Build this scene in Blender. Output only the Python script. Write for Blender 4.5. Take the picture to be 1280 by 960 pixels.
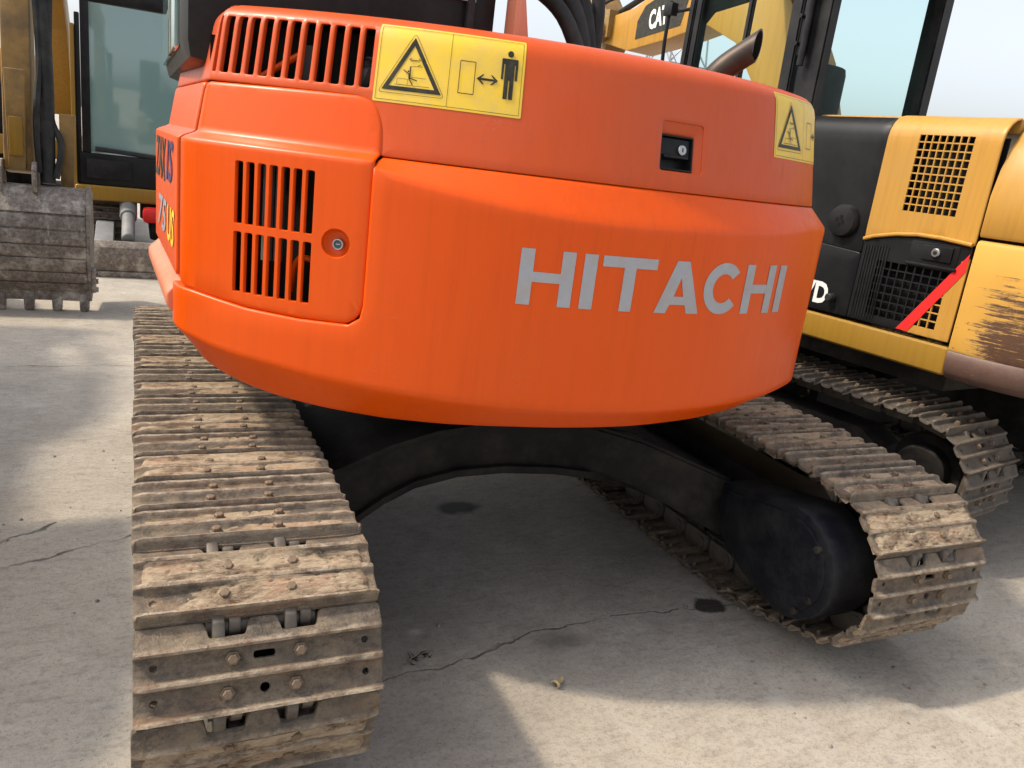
import bpy, bmesh, math, random
from math import sin, cos, pi, radians, hypot, atan2, sqrt
from mathutils import Vector, Matrix, noise
from mathutils.geometry import delaunay_2d_cdt
random.seed(7)
for o in list(bpy.data.objects): bpy.data.objects.remove(o)
scene = bpy.context.scene
COL = scene.collection

# ------------------------------------------------------------------ camera
FPX = 1002.4
CAM = Vector((-1.165, -1.658, 1.419)); YAW, PIT, ROL = .4550, -.2710, .1240
fw = Vector((sin(YAW)*cos(PIT), cos(YAW)*cos(PIT), sin(PIT)))
rt = Vector((cos(YAW), -sin(YAW), 0)); up = rt.cross(fw)
cr = rt*cos(ROL) + up*sin(ROL); cu = -rt*sin(ROL) + up*cos(ROL)
cd = bpy.data.cameras.new('camera'); cam = bpy.data.objects.new('camera', cd); COL.objects.link(cam)
cam.matrix_world = Matrix(((cr.x, cu.x, -fw.x, CAM.x), (cr.y, cu.y, -fw.y, CAM.y), (cr.z, cu.z, -fw.z, CAM.z), (0, 0, 0, 1)))
cd.sensor_fit = 'HORIZONTAL'; cd.sensor_width = 36; cd.lens = 36*FPX/1280; cd.clip_start = .02; cd.clip_end = 3000
scene.camera = cam
# ------------------------------------------------------------------ sky, sun, exposure
SUN = Vector((-.60, .18, .78)).normalized()
w = bpy.data.worlds.new('World'); scene.world = w; w.use_nodes = True
nt = w.node_tree; nt.nodes.clear()
sky = nt.nodes.new('ShaderNodeTexSky'); sky.sky_type = 'NISHITA'; sky.sun_disc = False
sky.sun_elevation = math.asin(SUN.z); sky.sun_rotation = atan2(SUN.x, SUN.y) % (2*pi)
sky.air_density = 1.0; sky.dust_density = 4.0; sky.ozone_density = 1.5
bg = nt.nodes.new('ShaderNodeBackground'); bg.inputs[1].default_value = .15
wo = nt.nodes.new('ShaderNodeOutputWorld')
hs = nt.nodes.new('ShaderNodeHueSaturation'); hs.inputs['Saturation'].default_value = .34     # hazy, milky sky
nt.links.new(sky.outputs[0], hs.inputs['Color']); nt.links.new(hs.outputs[0], bg.inputs[0]); nt.links.new(bg.outputs[0], wo.inputs[0])
sd = bpy.data.lights.new('sun', 'SUN'); so = bpy.data.objects.new('sun', sd); COL.objects.link(so)
sd.energy = 2.05; sd.angle = radians(2.6); sd.color = (1, .87, .68)
so.rotation_euler = (-SUN).to_track_quat('-Z', 'Y').to_euler()
scene.view_settings.view_transform = 'Standard'; scene.view_settings.look = 'None'
scene.view_settings.exposure = 0.93; scene.view_settings.gamma = 1

# ------------------------------------------------------------------ materials
class NT:
    def __init__(s, name):
        s.m = bpy.data.materials.new(name); s.m.use_nodes = True; s.t = s.m.node_tree
        s.b = s.t.nodes['Principled BSDF']; s.co = None
    def n(s, ty, **kw):
        x = s.t.nodes.new(ty)
        for k, v in kw.items(): setattr(x, k, v)
        return x
    def l(s, a, b): s.t.links.new(a, b)
    def coord(s, scale=(1, 1, 1), src='Object'):
        if s.co is None: s.co = s.n('ShaderNodeTexCoord')
        mp = s.n('ShaderNodeMapping'); mp.inputs['Scale'].default_value = scale
        s.l(s.shift if getattr(s, 'shift', None) is not None else s.co.outputs[src], mp.inputs[0]); return mp.outputs[0]
    def noise(s, scale, detail=5, rough=.6, stretch=(1, 1, 1), lac=2.0):
        x = s.n('ShaderNodeTexNoise'); x.inputs['Scale'].default_value = scale
        x.inputs['Detail'].default_value = detail; x.inputs['Roughness'].default_value = rough
        s.l(s.coord(stretch), x.inputs['Vector']); return x.outputs[0]
    def ramp(s, fac, *stops):
        x = s.n('ShaderNodeValToRGB'); e = x.color_ramp.elements
        while len(e) < len(stops): e.new(.5)
        for el, (p, c) in zip(e, stops):
            el.position = p; el.color = (c, c, c, 1) if isinstance(c, (int, float)) else (*c, 1)
        s.l(fac, x.inputs[0]); return x.outputs[0]
    def mix(s, fac, a, b, mode='MIX'):
        x = s.n('ShaderNodeMix', data_type='RGBA', blend_type=mode)
        for sock, v in ((x.inputs[0], fac), (x.inputs[6], a), (x.inputs[7], b)):
            if isinstance(v, (int, float)): sock.default_value = v if sock.type == 'VALUE' else (v, v, v, 1)
            elif isinstance(v, tuple): sock.default_value = (*v, 1)
            else: s.l(v, sock)
        return x.outputs[2]
    def math(s, op, a, b=0., c=None):
        x = s.n('ShaderNodeMath', operation=op)
        for i, v in enumerate((a, b) if c is None else (a, b, c)):
            if isinstance(v, (int, float)): x.inputs[i].default_value = v
            else: s.l(v, x.inputs[i])
        return x.outputs[0]
    def set(s, **kw):
        for k, v in kw.items():
            i = s.b.inputs[k.replace('_', ' ')]
            if isinstance(v, tuple): i.default_value = (*v, 1) if len(v) == 3 else v
            elif isinstance(v, (int, float)): i.default_value = v
            else: s.l(v, i)
        return s
    def bump(s, h, strength=.3, dist=.01):
        x = s.n('ShaderNodeBump'); x.inputs['Strength'].default_value = strength; x.inputs['Distance'].default_value = dist
        s.l(h, x.inputs['Height']); s.l(x.outputs[0], s.b.inputs['Normal']); return s

def paint(name, col, rough=.38, streak=.12, fade=None, fadeamt=.25, coat=.25, dirt=(.25, .17, .1), dirtamt=.35, spec=.25, scr=.35):
    N = NT(name)
    st = N.noise(5, 4, .6, (9, 9, .55)); big = N.noise(2.2, 3, .5); fine = N.noise(260, 3, .7)
    c = N.mix(N.ramp(st, (.45, 0.), (.72, 1.)), col, tuple(x*(1-streak*2) for x in col))
    if fade: c = N.mix(N.math('MULTIPLY', N.ramp(big, (.35, 0.), (.7, 1.)), fadeamt), c, fade)
    sp = N.ramp(N.noise(60, 6, .75), (.66, 0.), (.75, 1.))
    c = N.mix(N.math('MULTIPLY', sp, dirtamt), c, dirt)
    # fine scuffs: thin contour lines of stretched noise, broken up by a coarse mask
    ln = N.math('ABSOLUTE', N.math('SUBTRACT', N.noise(6, 3, .55, (1.6, 1.6, 7)), .5))
    msk = N.ramp(N.noise(4.5, 4, .6), (.56, 0.), (.66, 1.))
    sc = N.math('MULTIPLY', N.ramp(N.math('MULTIPLY', ln, 40.), (.05, 1.), (.22, 0.)), msk)
    c = N.mix(N.math('MULTIPLY', sc, scr), c, tuple(min(1, x*.55+.13) for x in col))
    run = N.math('MULTIPLY', N.ramp(N.noise(7, 3, .5, (6, 6, .35)), (.60, 0.), (.72, 1.)), N.ramp(N.noise(1.7, 2, .5), (.48, 0.), (.62, 1.)))
    c = N.mix(N.math('MULTIPLY', run, .22), c, tuple(x*.45+.02 for x in col))
    rg = N.math('ADD', N.math('MULTIPLY', N.noise(12, 5, .7), .34), rough-.17)
    N.set(Base_Color=c, Roughness=N.math('ADD', rg, N.math('MULTIPLY', run, .12)), Coat_Weight=coat, Coat_Roughness=.2, Specular_IOR_Level=spec)
    hb = N.math('ADD', N.noise(9, 2, .5), N.math('MULTIPLY', fine, .04))
    N.bump(N.math('SUBTRACT', hb, N.math('MULTIPLY', sc, .12)), .07, .01)
    return N.m

def simple(name, col, rough=.6, metal=0., var=.25, scale=30, bump=.15, dust=None, dustamt=.4, dustscale=6):
    N = NT(name)
    n1 = N.noise(scale, 6, .65); n2 = N.noise(dustscale, 6, .7)
    c = N.mix(n1, tuple(x*(1-var) for x in col), tuple(min(1, x*(1+var)) for x in col))
    if dust: c = N.mix(N.math('MULTIPLY', N.ramp(n2, (.42, 0.), (.7, 1.)), dustamt), c, dust)
    N.set(Base_Color=c, Roughness=N.math('ADD', N.math('MULTIPLY', n2, .25), max(.05, rough-.12)), Metallic=metal, Specular_IOR_Level=.22 if max(col) < .03 else .5)
    if bump: N.bump(n1, bump, .004)
    return N.m

def shoe_steel(name='track_steel', dark=.0):
    N = NT(name)
    oi = N.n('ShaderNodeObjectInfo')
    vadd = N.n('ShaderNodeVectorMath', operation='MULTIPLY_ADD'); vadd.inputs[1].default_value = (1, 1, 1)
    tc = N.n('ShaderNodeTexCoord'); sh = N.n('ShaderNodeCombineXYZ'); rr = N.math('MULTIPLY', oi.outputs['Random'], 37.); N.l(rr, sh.inputs[0]); N.l(rr, sh.inputs[1])
    N.l(tc.outputs['Object'], vadd.inputs[0]); N.l(sh.outputs[0], vadd.inputs[2]); N.shift = vadd.outputs[0]
    big = N.noise(9, 7, .7); med = N.noise(42, 7, .72); fin = N.noise(230, 5, .7); st = N.noise(14, 6, .7, (.25, 1, 1))
    geo = N.n('ShaderNodeNewGeometry')
    c = N.mix(N.ramp(med, (.35, 0.), (.62, 1.)), (.075, .060, .048), (.20, .158, .115))
    c = N.mix(N.ramp(big, (.47, 0.), (.66, .9)), c, (.32, .245, .155))
    c = N.mix(N.math('MULTIPLY', N.ramp(st, (.5, 0.), (.68, 1.)), .65), c, (.26, .135, .07))
    c = N.mix(N.ramp(fin, (.56, 0.), (.70, .75)), c, (.06, .042, .032))
    sep = N.n('ShaderNodeSeparateXYZ'); N.l(tc.outputs['Object'], sep.inputs[0])
    edge = N.ramp(N.math('MULTIPLY_ADD', sep.outputs[2], 40., .0), (.34, 0.), (.56, 1.))
    bar = N.mix(N.ramp(med, (.38, 0.), (.62, 1.)), (.23, .145, .09), (.50, .42, .315))
    c = N.mix(N.math('MULTIPLY', edge, .9), c, bar)
    c = N.mix(N.math('MULTIPLY', oi.outputs['Random'], .35), c, (.15, .12, .092))
    c = N.mix(N.math('MULTIPLY', N.ramp(N.noise(20, 8, .78, (.6, 1, 1)), (.50, 0.), (.62, 1.)), .7), c, (.045, .037, .031))
    c = N.mix(N.math('MULTIPLY', N.ramp(N.noise(55, 6, .8), (.60, 0.), (.68, 1.)), .6), c, (.36, .20, .08))
    if dark: c = N.mix(dark, c, (.055, .05, .044))
    N.set(Base_Color=c, Roughness=N.math('ADD', N.math('MULTIPLY', med, .35), .42), Metallic=.12)
    N.bump(N.math('ADD', N.math('MULTIPLY', med, 1.2), N.math('MULTIPLY', fin, .9)), .9, .006)
    return N.m

def mud_mat():
    N = NT('caked_mud')
    a = N.noise(30, 8, .75, (.35, 1, 1)); b = N.noise(130, 6, .75, (.6, 1, 1)); r = N.noise(14, 6, .75, (.4, 1, 1))
    c = N.mix(N.ramp(a, (.38, 0.), (.56, 1.)), (.11, .07, .045), (.46, .36, .25))
    c = N.mix(N.ramp(b, (.5, 0.), (.7, .6)), c, (.52, .42, .30))
    c = N.mix(N.math('MULTIPLY', N.ramp(r, (.55, 0.), (.68, 1.)), .7), c, (.28, .10, .055))
    N.set(Base_Color=c, Roughness=.9, Specular_IOR_Level=.15)
    N.bump(N.math('ADD', a, N.math('MULTIPLY', b, .35)), 1.0, .016)
    return N.m

def concrete():
    N = NT('concrete_yard')
    big = N.noise(.55, 6, .6); mid = N.noise(3.5, 8, .68); fin = N.noise(70, 8, .75); grit = N.noise(330, 3, .7)
    br = N.noise(7, 6, .7, (1, 2.4, 1))
    c = N.mix(N.ramp(mid, (.3, 0.), (.7, 1.)), (.25, .225, .196), (.42, .382, .33))
    c = N.mix(N.math('MULTIPLY', N.ramp(big, (.4, 0.), (.65, 1.)), .6), c, (.42, .365, .285))
    c = N.mix(N.math('MULTIPLY', N.ramp(br, (.5, 0.), (.72, 1.)), .4), c, (.46, .435, .40))
    c = N.mix(N.math('MULTIPLY', N.ramp(N.noise(14, 8, .75, (1, 2.2, 1)), (.50, 0.), (.64, 1.)), .45), c, (.17, .152, .132))
    c = N.mix(N.math('MULTIPLY', N.ramp(fin, (.50, 0.), (.66, 1.)), .5), c, (.15, .13, .11))
    c = N.mix(N.math('MULTIPLY', N.ramp(N.noise(24, 7, .85), (.56, 0.), (.70, 1.)), .55), c, (.10, .088, .075))
    c = N.mix(N.math('MULTIPLY', N.ramp(N.noise(13, 8, .85), (.57, 0.), (.68, 1.)), .45), c, (.50, .475, .44))
    c = N.mix(N.math('MULTIPLY', N.ramp(N.noise(150, 2, .6), (.64, 0.), (.68, 1.)), .6), c, (.08, .07, .06))
    c = N.mix(N.math('MULTIPLY', N.ramp(N.noise(190, 2, .6), (.66, 0.), (.70, 1.)), .55), c, (.55, .52, .48))
    c = N.mix(N.math('MULTIPLY', N.ramp(N.noise(2.6, 9, .8, (1, .5, 1)), (.56, 0.), (.66, 1.)), .4), c, (.47, .44, .40))
    # stains, under-machine darkening and cracks with fixed places on the yard
    wob = N.n('ShaderNodeTexNoise'); wob.inputs['Scale'].default_value = 9; wob.inputs['Detail'].default_value = 6
    N.l(N.coord(), wob.inputs['Vector'])
    sub = N.n('ShaderNodeVectorMath', operation='MULTIPLY_ADD'); N.l(wob.outputs[1], sub.inputs[0])
    sub.inputs[1].default_value = (.09, .09, 0); N.l(N.coord(), sub.inputs[2])
    off = N.n('ShaderNodeVectorMath', operation='SUBTRACT'); N.l(sub.outputs[0], off.inputs[0]); off.inputs[1].default_value = (.045, .045, 0)
    flat = N.n('ShaderNodeVectorMath', operation='MULTIPLY'); N.l(off.outputs[0], flat.inputs[0]); flat.inputs[1].default_value = (1, 1, 0)
    pos = flat.outputs[0]
    def spot(x, y, rx, ry, soft, amt, col, c):
        d = N.n('ShaderNodeVectorMath', operation='SUBTRACT'); N.l(pos, d.inputs[0]); d.inputs[1].default_value = (x, y, 0)
        e = N.n('ShaderNodeVectorMath', operation='DIVIDE'); N.l(d.outputs[0], e.inputs[0]); e.inputs[1].default_value = (rx, ry, 1)
        ln = N.n('ShaderNodeVectorMath', operation='LENGTH'); N.l(e.outputs[0], ln.inputs[0])
        f = N.ramp(ln.outputs['Value'], (max(0, 1-soft)*.5, 1.), (.5, 0.)) if False else N.ramp(N.math('MULTIPLY', ln.outputs['Value'], .5), (.5*(1-soft), 1.), (.5, 0.))
        return N.mix(N.math('MULTIPLY', f, amt), c, col), f
    def seg(ax, ay, bx, by, wd):
        pa = N.n('ShaderNodeVectorMath', operation='SUBTRACT'); N.l(pos, pa.inputs[0]); pa.inputs[1].default_value = (ax, ay, 0)
        ba = (bx-ax, by-ay, 0); L2 = ba[0]**2+ba[1]**2
        dt = N.n('ShaderNodeVectorMath', operation='DOT_PRODUCT'); N.l(pa.outputs[0], dt.inputs[0]); dt.inputs[1].default_value = ba
        h = N.math('DIVIDE', dt.outputs['Value'], L2); h.node.use_clamp = True
        sc = N.n('ShaderNodeVectorMath', operation='SCALE'); sc.inputs[0].default_value = ba; N.l(h, sc.inputs['Scale'])
        df = N.n('ShaderNodeVectorMath', operation='SUBTRACT'); N.l(pa.outputs[0], df.inputs[0]); N.l(sc.outputs[0], df.inputs[1])
        ln = N.n('ShaderNodeVectorMath', operation='LENGTH'); N.l(df.outputs[0], ln.inputs[0])
        return N.math('DIVIDE', ln.outputs['Value'], wd)
    dd = None
    for s in [(-.26, .20, -.17, .25, .010), (-.17, .25, .16, .30, .0045), (.16, .30, .80, .27, .003), (-.26, .20, -.62, .16, .003),
              (-1.62, 1.15, -1.42, 1.30, .007), (-1.52, 1.01, -1.17, 1.17, .007), (-2.9, .55, -1.52, 1.01, .006), (1.5, -.3, 3.4, .25, .006),
              (-4, 3.2, -1.2, 3.35, .006)]:
        q = seg(*s); dd = q if dd is None else N.math('MINIMUM', dd, q)
    crack = N.math('MULTIPLY', N.ramp(N.math('MULTIPLY', dd, .3), (.12, 1.), (.34, 0.)), N.ramp(N.noise(5, 4, .6), (.36, .15), (.56, 1.)))
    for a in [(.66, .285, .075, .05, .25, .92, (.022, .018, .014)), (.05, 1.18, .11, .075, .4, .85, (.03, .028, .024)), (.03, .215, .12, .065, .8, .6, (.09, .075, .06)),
              (.55, .6, .45, .3, .9, .35, (.11, .10, .09)), (-.45, .55, .3, .5, .9, .35, (.10, .09, .08)), (-2.2, .4, .6, .5, .9, .3, (.16, .15, .14)), (-1.4, 3.0, .25, .7, .9, .25, (.18, .17, .16))]:  # broad oil spots; under the machine they also put shade into the colour
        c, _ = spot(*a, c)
    c = N.mix(N.math('MULTIPLY', crack, .8), c, (.05, .045, .04))
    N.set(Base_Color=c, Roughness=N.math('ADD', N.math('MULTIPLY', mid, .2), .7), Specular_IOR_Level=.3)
    h = N.math('ADD', N.math('MULTIPLY', fin, .28), N.math('MULTIPLY', mid, .6))
    h = N.math('ADD', h, N.math('MULTIPLY', grit, .15)); h = N.math('ADD', h, N.math('MULTIPLY', br, .35))
    h = N.math('SUBTRACT', h, N.math('MULTIPLY', crack, 1.2))
    N.bump(h, .7, .014)
    return N.m

def worn_yellow():
    N = NT('scraped_yellow_paint')
    st = N.noise(3.4, 9, .74, (1, 1, 17)); bl = N.noise(34, 8, .8); big = N.noise(2.0, 3, .5)
    sep = N.n('ShaderNodeSeparateXYZ'); N.l(N.coord(), sep.inputs[0])
    # scrapes sit in a band low on the casting and towards the tail
    lo = N.ramp(N.math('SUBTRACT', sep.outputs[2], .85), (.0, 1.), (.14, .85), (.34, .45), (.46, .1))
    back = N.ramp(N.math('MULTIPLY_ADD', sep.outputs[1], -2.2, -.80), (.0, .05), (.12, .6), (.30, 1.))
    f = N.math('ADD', N.math('MULTIPLY', st, .80), N.math('MULTIPLY', bl, .20))
    f = N.math('ADD', f, N.math('MULTIPLY_ADD', N.math('MULTIPLY', lo, back), .30, -.17))
    sc = N.ramp(f, (.48, 0.), (.545, 1.)); chip = N.ramp(N.math('ADD', bl, N.math('MULTIPLY', lo, .10)), (.69, 0.), (.71, 1.))
    sc = N.math('MAXIMUM', sc, N.math('MULTIPLY', chip, .9))
    c = N.mix(N.ramp(big, (.4, 0.), (.65, 1.)), (.56, .31, .06), (.46, .25, .05))
    c = N.mix(N.math('MULTIPLY', sc, .95), c, N.mix(bl, (.03, .016, .015), (.11, .055, .04)))
    N.set(Base_Color=c, Roughness=N.math('ADD', N.math('MULTIPLY', bl, .3), .35), Specular_IOR_Level=.25); N.bump(N.math('SUBTRACT', N.math('MULTIPLY', bl, .15), sc), .5, .005)
    return N.m
def rust_rim():
    N = NT('scraped_brown_rim')
    a = N.noise(5, 7, .7, (1, 1, 3)); b = N.noise(40, 6, .75)
    c = N.mix(b, (.07, .04, .033), (.15, .085, .06))
    c = N.mix(N.ramp(a, (.60, 0.), (.66, .85)), c, (.52, .29, .07))
    N.set(Base_Color=c, Roughness=.55, Metallic=.1); N.bump(b, .4, .004); return N.m
def bucket_mat():
    N = NT('worn_bucket_steel')
    a = N.noise(7, 8, .75); b = N.noise(38, 7, .75); st = N.noise(10, 6, .7, (3, 1, .6))
    c = N.mix(N.ramp(b, (.38, 0.), (.62, 1.)), (.11, .092, .08), (.27, .225, .19))
    c = N.mix(N.math('MULTIPLY', N.ramp(a, (.5, 0.), (.64, 1.)), .9), c, (.48, .44, .39))
    c = N.mix(N.ramp(st, (.62, 0.), (.7, .8)), c, (.42, .39, .35))
    N.set(Base_Color=c, Roughness=.55, Metallic=.25); N.bump(N.math('ADD', a, b), .5, .006); return N.m

MAT = {}
MAT['orange'] = paint('orange_paint', (.66, .074, .001), .36, .04, (.62, .086, .005), .45, .08)
MAT['hood'] = paint('chalky_skylit_orange_paint', (.53, .066, .004), .40, .05, (.47, .085, .032), .85, .10)  # chalky fade, with the hood's sky reflection also mixed into the colour
MAT['yellow'] = paint('yellow_paint', (.46, .235, .040), .4, .10, (.38, .22, .06), .7, .06)
MAT['sillyellow'] = paint('ochre_paint', (.29, .158, .018), .4, .08, (.25, .15, .036), .6, .06)
MAT['wornyellow'] = worn_yellow(); MAT['rim'] = rust_rim(); MAT['bucket'] = bucket_mat()
MAT['black'] = simple('black_paint', (.009, .009, .010), .40, 0, .2, 40, .05, (.07, .066, .06), .25)
MAT['blackpanel'] = simple('black_panel', (.008, .0085, .0095), .36, 0, .2, 60, .04, (.035, .035, .035), .4, 2)
MAT['frame'] = simple('dusty_black_steel', (.008, .007, .0065), .65, .0, .3, 40, .4, (.075, .064, .052), .4)
MAT['cover'] = simple('blue_black_paint', (.006, .007, .010), .40, 0, .2, 80, .2, (.05, .048, .044), .4, 9)
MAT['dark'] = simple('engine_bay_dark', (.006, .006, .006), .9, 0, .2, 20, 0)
MAT['rubber'] = simple('black_rubber', (.022, .022, .022), .55, 0, .2, 60, .15, (.09, .085, .08), .5)
MAT['exhaust'] = simple('burnt_steel', (.035, .026, .022), .45, .6, .4, 30, .2, (.10, .07, .05), .4)
MAT['chrome'] = simple('bright_metal', (.42, .42, .42), .38, 1, .05, 40, 0)
MAT['lockface'] = simple('blue_grey_metal', (.03, .055, .085), .5, .0, .2, 40, 0)
MAT['steel'] = shoe_steel(); MAT['darksteel'] = shoe_steel('dark_track_steel', .55); MAT['mud'] = mud_mat(); MAT['concrete'] = concrete()
MAT['bolt'] = simple('rusty_bolt', (.17, .12, .08), .6, .3, .4, 90, .3)
MAT['link'] = simple('dull_link_steel', (.10, .085, .07), .55, .4, .4, 50, .3, (.22, .19, .15), .5)
MAT['silver'] = simple('silver_decal', (.33, .35, .39), .45, .2, .12, 30, .1, (.36, .27, .22), .45, 22)
MAT['stk'] = simple('yellow_sticker', (.72, .48, .03), .35, 0, .08, 14, .05, (.52, .38, .12), .55, 16)
MAT['ink'] = simple('black_ink', (.02, .02, .018), .4, 0, .1, 30, 0, (.12, .10, .05), .35, 40)
MAT['red'] = simple('red_tape', (.72, .02, .018), .4, 0, .06, 30, 0)
MAT['white'] = simple('white_decal', (.72, .72, .70), .5, 0, .06, 30, 0)
MAT['navy'] = simple('navy_ink', (.03, .02, .12), .4, 0, .1, 30, 0)
MAT['yellowink'] = simple('yellow_ink', (.85, .55, .02), .4, 0, .06, 30, 0)
MAT['grey'] = simple('grey_painted_steel', (.17, .175, .18), .5, .1, .2, 40, .15, (.3, .28, .25), .5)
MAT['armyellow'] = simple('grimy_yellow', (.30, .17, .04), .5, 0, .35, 14, .2, (.07, .05, .035), .8, 3)
MAT['skirt'] = paint('faded_orange_paint', (.66, .17, .08), .45, .05, (.60, .30, .20), .7)
MAT['galv'] = simple('galvanised_steel', (.32, .35, .38), .5, .3, .1, 5, 0)
MAT['straw'] = simple('dry_leaf', (.36, .28, .15), .8, 0, .3, 50, .2)
g = NT('cab_glass'); g.set(Base_Color=(.75, .93, .90), Roughness=.02, Transmission_Weight=1.0, IOR=1.04, Specular_IOR_Level=.8); MAT['glass'] = g.m
g = NT('tinted_cab_glass'); g.set(Base_Color=(.20, .32, .31), Roughness=.08, Metallic=0., Specular_IOR_Level=.9, Coat_Weight=.6); MAT['tint'] = g.m

# ------------------------------------------------------------------ object helpers
def put(name, me, parent=None, M=None):
    o = bpy.data.objects.new(name, me); COL.objects.link(o)
    if parent: o.parent = parent
    if M is not None: o.matrix_local = M
    return o
def tag(o, label=None, cat=None, group=None, kind=None):
    for k, v in (('label', label), ('category', cat), ('group', group), ('kind', kind)):
        if v: o[k] = v
    return o
def empty(name, M=None):
    o = bpy.data.objects.new(name, None); COL.objects.link(o); o.empty_display_size = .2
    if M is not None: o.matrix_world = M
    return o
class MB:
    """collects vertices and faces; build() links them as one mesh object"""
    def __init__(s): s.v = []; s.f = []; s.mi = []
    def add(s, vs, fs, mi=0, M=None):
        b = len(s.v); s.v += [tuple(M @ Vector(p)) if M is not None else tuple(p) for p in vs]
        s.f += [tuple(b+i for i in f) for f in fs]; s.mi += [mi]*len(fs); return s
    def bm(s, bm, mi=0, M=None):
        bm.verts.index_update()
        s.add([v.co[:] for v in bm.verts], [[v.index for v in f.verts] for f in bm.faces], mi, M); bm.free(); return s
    def box(s, x0, x1, y0, y1, z0, z1, bev=0, mi=0, M=None, seg=2):
        bm = bmesh.new(); bmesh.ops.create_cube(bm, size=1)
        for v in bm.verts: v.co = ((x0+x1)/2+v.co.x*(x1-x0), (y0+y1)/2+v.co.y*(y1-y0), (z0+z1)/2+v.co.z*(z1-z0))
        if bev: bmesh.ops.bevel(bm, geom=bm.edges[:], offset=bev, segments=seg, affect='EDGES', profile=.6)
        return s.bm(bm, mi, M)
    def prism(s, poly, a, b, axis='x', bev=0, mi=0, M=None):
        """poly in the two other axes, extruded from a to b along axis"""
        n = len(poly)
        def P(p, t): return {'x': (t, p[0], p[1]), 'y': (p[0], t, p[1]), 'z': (p[0], p[1], t)}[axis]
        bm = bmesh.new(); A = [bm.verts.new(P(p, a)) for p in poly]; B = [bm.verts.new(P(p, b)) for p in poly]
        bm.faces.new(A); bm.faces.new(B[::-1])
        for i in range(n): bm.faces.new((A[i], B[i], B[(i+1) % n], A[(i+1) % n]))
        bmesh.ops.recalc_face_normals(bm, faces=bm.faces[:])
        if bev: bmesh.ops.bevel(bm, geom=bm.edges[:], offset=bev, segments=2, affect='EDGES', profile=.6)
        return s.bm(bm, mi, M)
    def tube(s, pts, r, n=10, mi=0, caps=True, M=None):
        pts = [Vector(p) for p in pts]; rs = r if isinstance(r, (list, tuple)) else [r]*len(pts)
        ring = []; ref = Vector((.31, .17, .93))
        for i, p in enumerate(pts):
            d = (pts[min(i+1, len(pts)-1)]-pts[max(i-1, 0)]).normalized()
            a = d.cross(ref)
            if a.length < .05: a = d.cross(Vector((1, 0, 0)))
            a.normalize(); b = d.cross(a)
            ring.append([p+(a*cos(2*pi*k/n)+b*sin(2*pi*k/n))*rs[i] for k in range(n)])
        vs = [q for rr in ring for q in rr]; fs = []
        for i in range(len(pts)-1):
            for k in range(n):
                fs.append((i*n+k, i*n+(k+1) % n, (i+1)*n+(k+1) % n, (i+1)*n+k))
        if caps: fs += [tuple(range(n))[::-1], tuple((len(pts)-1)*n+k for k in range(n))]
        return s.add(vs, fs, mi, M)
    def lathe(s, prof, n=20, mi=0):
        V = [(r_*cos(2*pi*k/n), r_*sin(2*pi*k/n), z) for r_, z in prof for k in range(n)]
        return s.add(V, [(i*n+k, i*n+(k+1) % n, (i+1)*n+(k+1) % n, (i+1)*n+k) for i in range(len(prof)-1) for k in range(n)], mi)
    def cyl(s, p, q, r, n=24, mi=0, bev=0, M=None):
        p, q = Vector(p), Vector(q); d = (q-p)
        if bev:
            u = d.normalized(); return s.tube([p, p+u*1e-4, p+u*bev, q-u*bev, q-u*1e-4, q], [r-bev, r-bev, r, r, r-bev, r-bev], n, mi, True, M)
        return s.tube([p, q], r, n, mi, True, M)
    def build(s, name, mats, parent=None, M=None, smooth=35):
        me = mesh(name, s.v, s.f, mats, s.mi, smooth); return put(name, me, parent, M)
def mesh(name, v, f, mats, mi=None, smooth=35):
    me = bpy.data.meshes.new(name); me.from_pydata(v, [], f)
    for m in (mats if isinstance(mats, (list, tuple)) else [mats]): me.materials.append(MAT[m])
    if mi: me.polygons.foreach_set('material_index', mi)
    if smooth:
        me.polygons.foreach_set('use_smooth', [True]*len(me.polygons)); me.set_sharp_from_angle(angle=radians(smooth))
    me.update(); return me
def spline(pts, n=8):
    out = []; P = [Vector(p) for p in pts]
    for i in range(len(P)-1):
        a, b, c, d = P[max(i-1, 0)], P[i], P[i+1], P[min(i+2, len(P)-1)]
        for k in range(n):
            t = k/n; out.append(.5*((2*b)+(c-a)*t+(2*a-5*b+4*c-d)*t*t+(3*b-a-3*c+d)*t**3))
    return out+[P[-1]]
def inpoly(x, y, poly):
    r = False; j = len(poly)-1
    for i in range(len(poly)):
        xi, yi = poly[i]; xj, yj = poly[j]
        if (yi > y) != (yj > y) and x < (xj-xi)*(y-yi)/(yj-yi)+xi: r = not r
        j = i
    return r
def rounded(poly, r, n=4):
    out = []; m = len(poly); R = r if isinstance(r, (list, tuple)) else [r]*m
    for i in range(m):
        p, a, b = Vector(poly[i]), Vector(poly[i-1]), Vector(poly[(i+1) % m])
        if R[i] <= 0: out.append(tuple(p)); continue
        u, v = (a-p).normalized(), (b-p).normalized(); k = min(R[i], (a-p).length*.48, (b-p).length*.48)
        for j in range(n+1):
            t = j/n; q0 = p+u*k*(1-t); q1 = p+v*k*t; out.append(tuple(q0.lerp(q1, t)))
    return out
def rect(x0, x1, y0, y1, r=0, n=3):
    p = [(x0, y0), (x1, y0), (x1, y1), (x0, y1)]
    return rounded(p, r, n) if r else p
def circle(x, y, r, n=16, ry=None): return [(x+r*cos(2*pi*k/n), y+(ry or r)*sin(2*pi*k/n)) for k in range(n)]
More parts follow.
